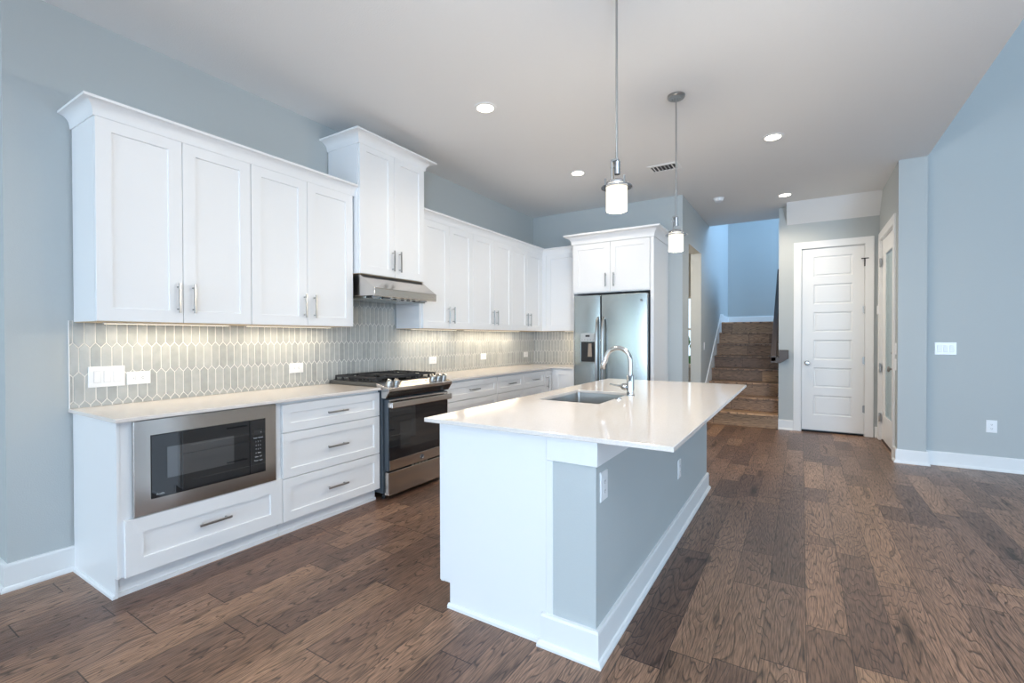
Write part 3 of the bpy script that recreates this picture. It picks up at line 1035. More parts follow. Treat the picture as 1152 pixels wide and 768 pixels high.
for k in range(7):
    yk = 1.94 + k * 0.042
    mb = MB(); mb.prism([(0.660, yk, 0.9342), (0.684, yk, 0.928), (0.6842, yk, 0.9285), (0.6602, yk, 0.9347)], (0, 0.022, 0))
    mb.build('display_icon', M_grey, dp)
# grates and burners
def grate(y0, y1, fingers=True):
    mb = MB()
    z0, z1 = 0.972, 0.988
    w_ = 0.012
    x0, x1 = 0.05, 0.565
    for y in (y0, y1 - w_): mb.box(x0, x1, y, y + w_, z0, z1)
    for x in (x0, (x0 + x1) / 2 - w_ / 2, x1 - w_): mb.box(x, x + w_, y0 + w_, y1 - w_, z0, z1)
    for cx in (x0 + (x1 - x0) * .25, x0 + (x1 - x0) * .75):
        cy = (y0 + y1) / 2
        for (dx, dy) in ((1, 0), (-1, 0), (0, 1), (0, -1)):
            if dx: mb.box(cx + dx * .035, cx + dx * ((x1 - x0) * .25 - w_ / 2), cy - .005, cy + .005, z0 + .002, z1 + .003)
            else: mb.box(cx - .005, cx + .005, cy + dy * .035, cy + dy * ((y1 - y0) / 2 - w_ * .9), z0 + .002, z1 + .003)
    for x in (x0, x0 + .085, x0 + .17, (x0 + x1) / 2 - w_ / 2, x1 - .17, x1 - .085, x1 - w_):
        for y in (y0, y1 - w_): mb.prism([(x, y, z0), (x + w_, y, z0), (x + w_ + .006, y, 0.950), (x - .006, y, 0.950)], (0, w_, 0))
    return mb.build('grate', M_iron, rg_, bevel=0.002)
grate(1.735, 1.972)
grate(2.222, 2.458)
mb = MB()
mb.box(0.05, 0.565, 1.976, 2.218, 0.968, 0.978)
mb.box(0.05, 0.062, 1.976, 2.218, 0.978, 0.990); mb.box(0.553, 0.565, 1.976, 2.218, 0.978, 0.990)
mb.box(0.062, 0.553, 1.976, 1.988, 0.978, 0.990); mb.box(0.062, 0.553, 2.206, 2.218, 0.978, 0.990)
for x in (0.06, 0.54):
    for y in (1.985, 2.195): mb.box(x, x + .014, y, y + .014, 0.950, 0.968)
gr_ = mb.build('griddle_plate', M_iron, rg_, bevel=0.002)
for (bx_, by_) in ((0.18, 1.853), (0.436, 1.853), (0.18, 2.34), (0.436, 2.34), (0.31, 2.097)):
    mb = MB(); mb.lathe((bx_, by_, 0.950), [(0.0, 0), (0.048, 0), (0.046, 0.008), (0.034, 0.010), (0.034, 0.016), (0.0, 0.017)], 20)
    mb.build('burner', M_iron, rg_, smooth=40)
# oven door
fo = Face('+x', 0.655)
mb = MB()
fo.box(mb, 1.732, 2.468, 0.002, 0.045, 0.240, 0.815)
od = mb.build('oven_door', M_dgrey, rg_, bevel=0.003)
mb = MB(); fo.box(mb, 1.742, 2.466, 0.0452, 0.050, 0.324, 0.745)
gl_ = mb.build('door_glass', M_bglass, od, bevel=0.001)
M_ovwin = mat('oven_window_glass', (0.030, 0.030, 0.030), 0.05, spec=0.9)
mb = MB(); fo.box(mb, 1.86, 2.35, 0.0502, 0.0510, 0.396, 0.618)
mb.build('oven_window', M_ovwin, gl_)
mb = MB(); fo.box(mb, 1.742, 2.466, 0.0452, 0.052, 0.242, 0.322)
lp = mb.build('lower_strip', M_steel_y, od, bevel=0.001)
mb = MB(); fo.box(mb, 1.742, 2.466, 0.0452, 0.051, 0.747, 0.812)
mb.build('upper_strip', M_steel_y, od, bevel=0.001)
mb = MB()
fo.box(mb, 1.730, 2.470, 0.082, 0.100, 0.747, 0.797)
fo.box(mb, 1.730, 1.762, 0.045, 0.083, 0.752, 0.792); fo.box(mb, 2.438, 2.470, 0.045, 0.083, 0.752, 0.792)
h_ = mb.build('handle', M_steel_y, od, bevel=0.006); h_['label'] = 'wide flat stainless oven handle'
mb = MB(); mb.cyl((0.7072, 2.116, 0.281), 0.021, 0, 0.0025, 'x', 28)
em = mb.build('round_emblem', M_dgrey, lp, smooth=40)
mb = MB(); mb.tube([(0.7098, 2.116 + 0.018 * math.cos(a / 24 * 2 * math.pi), 0.281 + 0.018 * math.sin(a / 24 * 2 * math.pi)) for a in range(25)], 0.0013, 6)
mb.build('emblem_ring', M_chrome, em, smooth=60)
text_on('emblem_letters', 'GE', 0.020, (0.7100, 2.116, 0.281), (0, 1, 0), (0, 0, 1), M_chrome, em)
mb = MB()
for k in range(5): fo.box(mb, 2.00 + k * .042, 2.028 + k * .042, 0.040, 0.0465, 0.229, 0.237)
mb.build('vent_slots', M_nickel, od)
mb = MB(); fo.box(mb, 1.732, 2.468, 0.002, 0.050, 0.042, 0.228)
mb.build('storage_drawer', M_steel_y, rg_, bevel=0.004)

# ------------------------------------------------------------------ range hood
hd = thing('range_hood', 'stainless under-cabinet range hood above the range', 'range hood', (0.28, 2.1, 1.65))
HY0, HY1 = 1.722, 2.478
mb = MB()
prof = [(0.010, 1.660), (0.010, 1.841), (0.385, 1.841), (0.556, 1.722), (0.562, 1.716), (0.562, 1.655), (0.552, 1.651), (0.552, 1.658), (0.04, 1.665)]
mb.prism([(x, HY0, z) for x, z in prof], (0, HY1 - HY0, 0))
mb.build('canopy', M_steel_y, hd, bevel=0.002)
mb = MB(); mb.box(0.05, 0.44, HY0 + .02, HY1 - .02, 1.640, 1.662)
fl_ = mb.build('grease_filter', M_steel_x, hd, bevel=0.004); fl_['label'] = 'stainless grease filter panel'
mb = MB(); mb.box(0.45, 0.545, 1.92, 2.26, 1.642, 1.659)
ctl = mb.build('control_strip', M_steel_y, hd, bevel=0.002)
for y in (1.95, 2.04, 2.11, 2.18):
    mb = MB(); mb.box(0.535, 0.549, y, y + .03, 1.636, 1.645); mb.build('button', M_slot, ctl)
for y in (1.80, 2.38):
    mb = MB(); mb.cyl((0.49, y, 1.652), 0.03, -0.006, 0.006); mb.build('lamp_lens', M_grey, hd)

# ------------------------------------------------------------------ wall cabinets
XU = 0.326
fu = Face('+x', XU)
def wall_cab(label, y0, y1, z0, z1, plane=XU, name='wall_cabinet', ht=0.175, hz=None, doors=2, group=None, y0d=None, y1d=None):
    f = Face('+x', plane)
    t = thing(name, label, 'cabinet', (plane / 2, (y0 + y1) / 2, z0), group)
    mb = MB(); mb.box(0.012, plane, y0, y1, z0 + .004, z1)
    mb.build('carcass', M_cab, t)
    mb = MB(); mb.box(0.014, plane - .006, y0 + .006, y1 - .006, z0 + 0.0005, z0 + .0042)
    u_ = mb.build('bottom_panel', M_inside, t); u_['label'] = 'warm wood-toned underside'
    a, b = (y0 if y0d is None else y0d), (y1 if y1d is None else y1d)
    mid = (a + b) / 2
    hz = hz or (z0 + 0.062 + ht / 2)
    for (u0, u1, hu) in ((a, mid, mid - 0.030), (mid, b, mid + 0.052)):
        d = shaker(f, 'door', u0 + G / 2, u1 - G / 2, z0 + .004, z1 - .002, t, rail=0.070)
        pull(f, hu, hz, d, True, ht)
    return t
wall_cab('white two door wall cabinet nearest the camera, above the microwave', 0.026, 0.846, ZU, 2.492)
wall_cab('white two door wall cabinet left of the range hood', 0.848, 1.690, ZU, 2.492)
def crown(parent, path, z0, z1, proj, side=1, name='crown_moulding', cap=None):
    mb = MB()
    sweep(mb, path, crown_profile(z0, z1, proj), side)
    if cap: mb.box(cap[0], cap[1], cap[2], cap[3], z1 - .02, z1 - .001)
    return mb.build(name, M_cab, parent, smooth=30)
o = crown(None, [(0.004, 0.026), (XU + .018, 0.026), (XU + .018, 1.705)], 2.484, 2.570, 0.058, 1, cap=(0.004, XU + .01, 0.03, 1.70))
tag(o, 'white crown moulding on the wall cabinets left of the range hood', 'crown moulding')
# tall cabinet above the hood
XH = 0.385
t = wall_cab('tall white two door cabinet directly above the range hood', 1.706, 2.494, 1.845, 2.945, XH, ht=0.185, hz=1.992, y0d=1.712, y1d=2.488)
crown(t, [(0.004, 1.706), (XH + .018, 1.706), (XH + .018, 2.494), (0.004, 2.494)], 2.920, 3.006, 0.084, 1, cap=(0.004, XH, 1.71, 2.49))
# right run
L3 = ['white two door wall cabinet immediately right of the range hood', 'white two door wall cabinet in the middle of the right run', 'white two door wall cabinet next to the far left corner']
for k, (a, b) in enumerate(((2.496, 3.352), (3.354, 4.190), (4.192, 4.985))):
    wall_cab(L3[k], a, b, ZU, 2.492, y0d=a + (0.03 if k == 0 else 0))
# corner and back-wall unit
YU = YB - XU - 0.004
t = thing('wall_cabinet', 'white single door wall cabinet in the corner left of the refrigerator', 'cabinet', (0.65, 5.2, ZU))
mb = MB(); mb.box(0.012, 0.975, YU, YB - .008, ZU + .004, 2.492); mb.box(0.012, XU, 4.987, YU, ZU + .004, 2.492)
mb.build('carcass', M_cab, t)
mb = MB(); mb.box(0.014, 0.973, YU + .004, YB - .01, ZU + .0005, ZU + .0042)
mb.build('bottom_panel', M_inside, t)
mb = MB(); mb.box(XU, XU + .018, 4.987, YU, ZU + .004, 2.49); mb.box(XU + .018, 0.405, YU - .018, YU, ZU + .004, 2.49)
mb.build('corner_filler', M_cab, t)
shaker(Face('-y', YU), 'door', 0.408, 0.972, ZU + .004, 2.49, t, rail=0.070)
o = crown(None, [(XU + .018, 2.494), (XU + .018, YU - .018), (0.975, YU - .018)], 2.484, 2.570, 0.058, 1)
tag(o, 'white crown moulding running from the hood cabinet into the corner', 'crown moulding')

# ------------------------------------------------------------------ refrigerator surround and cabinet
FY = 4.67
t = thing('refrigerator_cabinet', 'white two door cabinet with tall side panels around the refrigerator', 'cabinet', (1.5, 5.0, 0))
ffr = Face('-y', FY)
mb = MB(); mb.box(0.99, 1.985, FY, YB - .008, 1.872, 2.515)
mb.build('carcass', M_cab, t)
mb = MB(); mb.box(1.985, 2.025, FY - .018, YB - .004, 0.0, 2.499)
mb.build('side_panel', M_cab, t, bevel=0.0015)
mb = MB(); mb.box(0.955, 0.995, FY, YB - .008, 0.0, 0.893); mb.box(0.987, 0.995, FY, YB - .008, 0.893, 1.40); mb.box(0.978, 0.995, FY, YB - .008, 1.40, 2.515)
mb.build('side_panel', M_cab, t)
for (u0, u1, hu) in ((0.992, 1.489, 1.437), (1.489, 1.978, 1.541)):
    d = shaker(ffr, 'door', u0 + G / 2, u1 - G / 2, 1.884, 2.495, t, rail=0.068)
    pull(ffr, hu, 2.025, d, True, 0.17)
crown(t, [(0.978, 4.945), (0.978, FY - .019), (2.025, FY - .019), (2.025, YB - .004)], 2.500, 2.622, 0.088, 1)

# ------------------------------------------------------------------ refrigerator
RF = 4.56
rf = thing('refrigerator', 'stainless side-by-side refrigerator with a water dispenser in left door', 'refrigerator', (1.51, 5.0, 0))
mb = MB(); mb.box(1.045, 1.972, 4.632, 5.34, 0.02, 1.812)
mb.build('body', M_dgrey, rf)
mb = MB(); mb.box(1.06, 1.96, 4.60, 4.66, 0.0, 0.06); mb.build('kick_grille', M_black, rf)
def fdoor(x0, x1):
    mb = MB()
    pr = []
    n = 8
    for k in range(n + 1):
        s = k / n
        u = x0 + (x1 - x0) * s
        bulge = 0.010 * math.sin(math.pi * s) ** 0.6
        pr.append((u, RF + 0.010 - bulge))
    pts = [(x0, 4.628)] + pr + [(x1, 4.628)]
    mb.prism([(u, y, 0.07) for u, y in pts], (0, 0, 1.835 - 0.07))
    return mb
ld = fdoor(1.045, 1.392).build('left_door', M_steel_x, rf, bevel=0.003, smooth=30)
rd = fdoor(1.408, 1.972).build('right_door', M_steel_x, rf, bevel=0.003, smooth=30)
for (x, par) in ((1.366, ld), (1.442, rd)):
    mb = MB()
    mb.tube([(x, 4.566, 0.60), (x, 4.520, 0.64), (x, 4.505, 0.80), (x, 4.502, 1.10), (x, 4.505, 1.38), (x, 4.520, 1.52), (x, 4.566, 1.555)], [0.014, 0.016, 0.017, 0.017, 0.017, 0.016, 0.014], 12)
    h_ = mb.build('handle', M_nickel, par, smooth=50)
fr = Face('-y', 4.555)
mb = MB()
mb.rings([rg(fr, 1.132, 1.336, 0.985, 1.372, -0.008), rg(fr, 1.132, 1.336, 0.985, 1.372, 0.006), rg(fr, 1.140, 1.328, 1.000, 1.255, 0.006), rg(fr, 1.146, 1.322, 1.010, 1.250, 0.000)], cap=False)
ds = mb.build('dispenser', M_steel_x, ld)
mb = MB(); fr.box(mb, 1.144, 1.324, 0.000, 0.0015, 1.005, 1.252); mb.build('dispenser_recess', M_black, ds)
mb = MB(); fr.box(mb, 1.143, 1.325, 0.0061, 0.0085, 1.262, 1.362); pn = mb.build('dispenser_panel', M_panel, ds, bevel=0.001)
mb = MB(); fr.box(mb, 1.205, 1.262, 0.0086, 0.0092, 1.318, 1.342); mb.build('display', M_slot, pn)
for k in range(5):
    mb = MB(); mb.cyl((1.160 + k * .037, 4.5468, 1.282), 0.005, -.001, 0.0, 'y', 12); mb.build('button', M_slot, pn)
mb = MB(); mb.prism([(1.236, 4.553, 1.07), (1.292, 4.553, 1.07), (1.284, 4.553, 1.235), (1.244, 4.553, 1.235)], (0, -0.012, 0))
pd = mb.build('dispenser_paddle', mat('tan_plastic', (0.34, 0.27, 0.21), 0.4), ds, bevel=0.002)
mb = MB(); mb.cyl((1.20, 4.548, 1.05), 0.05, -0.02, 0.16, seg=20); 
mb.bm.free()
mb = MB(); mb.cyl((1.907, 4.5495, 1.748), 0.014, -0.003, 0, 'y', 20)
e_ = mb.build('round_emblem', M_grey, rd, smooth=40)
mb = MB(); mb.tube([(1.907 + 0.0125 * math.cos(a / 20 * 2 * math.pi), 4.5462, 1.748 + 0.0125 * math.sin(a / 20 * 2 * math.pi)) for a in range(21)], 0.001, 6)
mb.build('emblem_ring', M_chrome, e_, smooth=60)

# ------------------------------------------------------------------ island
isl = thing('kitchen_island', 'white kitchen island with blue-grey painted knee wall', 'kitchen island', (2.4, 2.13, 0))
IY0, IY1 = 0.850, 3.395
fi = Face('-x', 2.000)
mb = MB(); mb.box(2.000, 2.585, IY0 + .018, IY1, TOE, 0.620); mb.box(2.000, 2.030, IY0 + .018, IY1, 0.620, CB - .001)
mb.box(2.54, 2.585, IY0 + .018, IY1, 0.620, CB - .001)
mb.box(2.03, 2.54, IY0 + .018, 1.66, 0.620, CB - .001); mb.box(2.03, 2.54, 2.44, IY1, 0.620, CB - .001)
mb.build('carcass', M_cab, isl)
mb = MB(); mb.box(2.072, 2.58, IY0 + .018, IY1 - .01, 0, TOE)
mb.build('toe_kick', M_cab, isl)
mb = MB()
mb.prism([(2.010, IY0, TOE + .02), (2.010, IY0, CB - .001), (2.590, IY0, CB - .001), (2.590, IY0, 0), (2.078, IY0, 0), (2.078, IY0, TOE + .02)], (0, 0.0178, 0))
mb.build('end_panel', M_cab, isl, bevel=0.0012)
mb = MB(); mb.prism([(1.992, IY0 + .004, TOE + .012), (1.992, IY0 + .004, CB - .001), (2.0098, IY0 + .004, CB - .001), (2.0098, IY0 + .004, TOE + .012)], (0, 0.013, 0))
mb.box(2.055, 2.078, IY0 + .003, IY0 + .018, 0.0, TOE + .019)
mb.build('edge_strip', M_cab, isl)
mb = MB(); sweep(mb, [(2.050, IY0), (2.575, IY0)], [(0, 0), (0.014, 0), (0.013, 0.012), (0.006, 0.020), (0, 0.021)], 1)
mb.build('shoe_moulding', M_trim, isl)
drawers(isl, fi, 0.870, 1.690, CUTS)
for (u0, u1, hu) in ((1.692, 2.060, 2.02), (2.062, 2.430, 2.10)):
    d = shaker(fi, 'door', u0, u1, 0.102, 0.874, isl, rail=0.06)
    pull(fi, hu, 0.74, d, True)
drawers(isl, fi, 2.432, 3.390, CUTS)
# knee wall
mb = MB(); mb.box(2.592, 2.812, 0.845, 3.405, 0, 0.792)
kw_ = mb.build('knee_wall', M_wall, isl); kw_['label'] = 'blue-grey painted knee wall'
mb = MB(); mb.box(2.590, 2.620, 0.8405, 0.8655, 0.0, 0.792)
mb.build('corner_strip', M_trim, isl, bevel=0.001)
mb = MB(); mb.box(2.592, 2.820, 0.838, 3.410, 0.793, CB - .001)
mb.build('support_beam', M_trim, isl, bevel=0.0015)
mb = MB(); sweep(mb, [(2.584, 0.8475), (2.584, 0.845), (2.812, 0.845), (2.812, 3.405), (2.60, 3.405)], BB, 1)
mb.build('baseboard', M_trim, isl)

# island countertop with sink cut-out
CX0, CX1, CY0, CY1 = 1.918, 3.118, 0.822, 3.425
HX0, HX1, HYa, HYb = 2.062, 2.482, 1.722, 2.365
def rr(x0, x1, y0, y1, r, n=5):
    pts = []
    for (cx, cy, a0) in ((x1 - r, y1 - r, 0), (x0 + r, y1 - r, 90), (x0 + r, y0 + r, 180), (x1 - r, y0 + r, 270)):
        for k in range(n + 1):
            a = R(a0 + 90 * k / n)
            pts.append((cx + r * math.cos(a), cy + r * math.sin(a)))
    return pts
mb = MB()
inn = rr(HX0, HX1, HYa, HYb, 0.02)
n_in = len(inn)
outc = [(CX1, CY1), (CX0, CY1), (CX0, CY0), (CX1, CY0)]
for z, flip in ((CT, False), (CB, True)):
    pass
ti = [mb.bm.verts.new((x, y, CT)) for x, y in inn]; bi = [mb.bm.verts.new((x, y, CB)) for x, y in inn]
to = [mb.bm.verts.new((x, y, CT)) for x, y in outc]; bo = [mb.bm.verts.new((x, y, CB)) for x, y in outc]
q = n_in // 4
for (iv, ov) in ((ti, to), (bi, bo)):
    for c in range(4):
        seg = iv[c * q:(c + 1) * q]
        for a, b in zip(seg[:-1], seg[1:]): mb._f([ov[c], a, b])
        nx_ = iv[((c + 1) * q) % n_in]
        mb._f([ov[c], seg[-1], nx_, ov[(c + 1) % 4]])
for k in range(n_in): mb._f([ti[k], ti[(k + 1) % n_in], bi[(k + 1) % n_in], bi[k]])
for k in range(4): mb._f([to[k], to[(k + 1) % 4], bo[(k + 1) % 4], bo[k]])
tag(mb.build('countertop', M_quartz, None, bevel=0.0025), 'large pale quartz island countertop with a sink cut into it', 'countertop')

snk = thing('sink', 'stainless undermount sink set into the island countertop', 'sink', (2.27, 2.04, 0.66))
mb = MB()
a_ = rr(HX0 - .018, HX1 + .018, HYa - .018, HYb + .018, .03); b_ = rr(HX0 - .004, HX1 + .004, HYa - .004, HYb + .004, .024); c_ = rr(HX0 + .004, HX1 - .004, HYa + .004, HYb - .004, .03); d_ = rr(HX0 + .03, HX1 - .03, HYa + .03, HYb - .03, .02)
lay = [(a_, 0.8925), (b_, 0.8925), (c_, 0.70), (d_, 0.675), (d_, 0.670), (rr(HX0 - .001, HX1 + .001, HYa - .001, HYb + .001, .03), 0.695), (rr(HX0 - .008, HX1 + .008, HYa - .008, HYb + .008, .03), 0.888), (a_, 0.889)]
mb.rings([[(x, y, z) for x, y in pts] for pts, z in lay], cap=False)
vs = [v for v in mb.bm.verts]
n_ = len(a_)
mb._f(vs[3 * n_:4 * n_]); mb._f(vs[4 * n_:5 * n_][::-1])
for k in range(n_): mb._f([vs[k], vs[(k + 1) % n_], vs[7 * n_ + (k + 1) % n_], vs[7 * n_ + k]])
mb.build('basin', M_sink, snk, smooth=40)
mb = MB(); mb.lathe((2.27, 2.04, 0.675), [(0, 0.002), (0.03, 0.002), (0.045, 0.005), (0.05, 0.001), (0.05, 0.0)], 24)
mb.build('drain', M_chrome, snk, smooth=40)

fc = thing('faucet', 'chrome gooseneck kitchen faucet standing behind the island sink', 'faucet', (2.52, 2.20, CT))
bx_, by_ = 2.522, 2.200
mb = MB(); mb.lathe((bx_, by_, CT), [(0, 0), (0.029, 0), (0.029, 0.004), (0.0245, 0.008), (0.0245, 0.135), (0.022, 0.142), (0.0, 0.142)], 28)
mb.build('body', M_chrome, fc, smooth=35)
mb = MB()
rr_, zc_ = 0.0875, 1.150
pts = [(bx_, by_, 1.05), (bx_, by_, 1.10)] + [(bx_ - rr_ + rr_ * math.cos(R(a)), by_, zc_ + rr_ * math.sin(R(a))) for a in range(0, 166, 11)]
mb.tube(pts, 0.0155, 16)
mb.build('spout', M_chrome, fc, smooth=50)
mb = MB()
e0 = Vector(pts[-1]); tdir = (Vector(pts[-1]) - Vector(pts[-2])).normalized()
mb.tube([e0, e0 + tdir * .012, e0 + tdir * .02, e0 + tdir * 0.075, e0 + tdir * 0.088], [0.0162, 0.0162, 0.0185, 0.0205, 0.017], 16)
sh_ = mb.build('spray_head', M_chrome, fc, smooth=40)
mb = MB(); bp_ = e0 + tdir * .05 + Vector((0.019, 0, 0.004)); mb.tube([bp_, bp_ + tdir * 0.03], 0.007, 10)
mb.build('spray_button', M_slot, sh_, smooth=40)
mb = MB(); mb.lathe((bx_ - .024, by_, 0.975), [(0.0, -0.043), (0.014, -0.040), (0.022, -0.028), (0.0235, -0.014), (0.020, 0.0), (0.0, 0.002)], 20, 'x')
lv = mb.build('valve_ball', M_chrome, fc, smooth=50)
mb = MB(); mb.tube([(bx_ - .060, by_, 0.977), (bx_ - .09, by_, 0.979), (bx_ - .145, by_, 0.987)], [0.0065, 0.006, 0.005], 10)
mb.build('lever_handle', M_chrome, lv, smooth=50)
mb = MB(); mb.lathe((2.515, 1.985, CT), [(0, 0), (0.022, 0), (0.022, 0.004), (0.017, 0.006), (0.017, 0.009), (0, 0.010)], 24)
tag(mb.build('air_switch_button', M_chrome, None, smooth=35), 'small flat chrome button in the island countertop beside the faucet', 'button')

# ------------------------------------------------------------------ switch and outlet plates
def plate(name, f, u, z, w_, h_, label, cat, toggles=0, recept=None, group=None, n0=0.0):
    o0 = f.P(u, n0, z)
    t = thing(name, label, cat, o0, group)
    mb = MB()
    mb.rings([rg(f, u - w_ / 2, u + w_ / 2, z - h_ / 2, z + h_ / 2, n0), rg(f, u - w_ / 2, u + w_ / 2, z - h_ / 2, z + h_ / 2, n0 + .003),
              rg(f, u - w_ / 2 + .003, u + w_ / 2 - .003, z - h_ / 2 + .003, z + h_ / 2 - .003, n0 + .006)])
    mb.build('plate', M_plate, t)
    for k in range(toggles):
        uu = u + (k - (toggles - 1) / 2) * 0.046
        mb = MB(); f.box(mb, uu - .0165, uu + .0165, n0 + .0055, n0 + .0062, z - .034, z + .034)
        mb.build('switch_surround', M_surr, t)
        mb = MB()
        a, b = uu - .015, uu + .015
        mb.rings([rg(f, a, b, z - .0325, z + .0325, n0 + .006), [f.P(a, n0 + .008, z - .0325), f.P(b, n0 + .008, z - .0325), f.P(b, n0 + .011, z + .0325), f.P(a, n0 + .011, z + .0325)]])
        mb.build('rocker', M_plate, t, bevel=0.0006)
    if recept:
        for s in (-1, 1):
            uu, zz = (u + s * .0195, z) if recept == 'h' else (u, z + s * .0195)
            mb = MB(); f.box(mb, uu - .0145, uu + .0145, n0 + .0058, n0 + .0075, zz - .0145, zz + .0145)
            rc = mb.build('receptacle', M_plate, t, bevel=0.001)
            mb = MB()
            for d in (-.0055, .0055):
                if recept == 'h': f.box(mb, uu - .004, uu + .004, n0 + .0074, n0 + .0079, zz + d - .001, zz + d + .001)
                else: f.box(mb, uu + d - .001, uu + d + .001, n0 + .0074, n0 + .0079, zz - .004, zz + .004)
            if recept == 'h': f.box(mb, uu - .0105, uu - .0075, n0 + .0074, n0 + .0079, zz - .002, zz + .002)
            else: f.box(mb, uu - .002, uu + .002, n0 + .0074, n0 + .0079, zz - .0105, zz - .0075)
            mb.build('slots', M_slot, rc)
    return t
ft = Face('+x', 0.0075)
plate('light_switch', ft, 0.173, 1.085, 0.172, 0.122, 'wide white three gang switch plate on tile at counter end', 'light switch', toggles=3)
OG = None
plate('wall_outlet', ft, 0.330, 1.066, 0.122, 0.079, 'white outlet plate on tile beside the three gang switch', 'outlet', recept='h')
plate('wall_outlet', ft, 1.395, 1.067, 0.122, 0.079, 'white outlet plate on tile just left of the range', 'outlet', recept='h')
plate('wall_outlet', ft, 3.052, 1.060, 0.122, 0.079, 'white outlet plate on tile just right of the range', 'outlet', recept='h')
plate('wall_outlet', ft, 4.028, 1.068, 0.122, 0.079, 'white outlet plate on tile midway between range and corner', 'outlet', recept='h')
plate('wall_outlet', ft, 5.118, 1.060, 0.122, 0.079, 'white outlet plate on tile close to the far corner', 'outlet', recept='h')
fk = Face('+x', 2.812)
plate('wall_outlet', fk, 0.925, 0.698, 0.078, 0.122, 'upright white outlet on the island knee wall near its front corner', 'outlet', recept='v')
plate('wall_outlet', fk, 2.33, 0.430, 0.078, 0.122, 'upright white outlet halfway along the island knee wall', 'outlet', recept='v')
fr2 = Face('-y', 5.44)
plate('light_switch', fr2, 4.749, 1.190, 0.168, 0.126, 'white three gang switch plate on the pale blue right wall', 'light switch', toggles=3)
plate('wall_outlet', fr2, 5.090, 0.432, 0.080, 0.122, 'upright white outlet low on the pale blue right wall', 'outlet', recept='v')
plate('light_switch', fg, 5.418 + .045, 1.185, 0.075, 0.122, 'upper of two white switches beside the glazed hall door', 'light switch', toggles=1)
plate('light_switch', fg, 5.418 + .045, 1.015, 0.075, 0.122, 'lower of two white switches beside the glazed hall door', 'light switch', toggles=1)
fs = Face('+x', 2.2)
plate('light_switch', fs, 6.95, 1.17, 0.075, 0.122, 'single white switch on the wall left of the stairs', 'light switch', toggles=1)

# ------------------------------------------------------------------ ceiling lights
def recessed(x, y, label, power=34):
    t = thing('recessed_light', label, 'ceiling light', (x, y, ZC), 'recessed ceiling lights')
    mb = MB(); mb.lathe((x, y, ZC), [(0.064, -0.001), (0.064, -0.006), (0.090, -0.004), (0.092, 0.0), (0.092, 0.001), (0.064, 0.001)], 32)
    mb.bm.free()
    mb = MB()
    rgs = [[(x + r_ * math.cos(2 * math.pi * k / 32), y + r_ * math.sin(2 * math.pi * k / 32), ZC + h) for k in range(32)] for r_, h in ((0.066, -0.0005), (0.066, -0.007), (0.088, -0.005), (0.092, -0.0005))]
    mb.rings(rgs + [rgs[0]], cap=False)
    bmesh.ops.remove_doubles(mb.bm, verts=mb.bm.verts, dist=1e-5)
    mb.build('trim_ring', M_trim, t, smooth=40)
    mb = MB(); mb.cyl((x, y, ZC), 0.0655, -0.004, -0.0005, seg=32)
    mb.build('lens', M_lens, t)
    d = bpy.data.lights.new('lamp', 'SPOT')
    d.energy = power; d.color = WARM; d.spot_size = R(150); d.spot_blend = 0.8; d.shadow_soft_size = 0.06
    o = bpy.data.objects.new('lamp', d); COL.objects.link(o); o.parent = t; o.location = (0, 0, -0.03)
recessed(1.358, 2.158, 'recessed ceiling light nearest the tall hood cabinet')
recessed(1.380, 3.918, 'recessed ceiling light above the far drawers, left of the vent')
recessed(3.278, 4.003, 'recessed ceiling light right of the pendants over the walkway')
recessed(3.318, 6.076, 'recessed ceiling light in front of the stairs and closet door', 62)

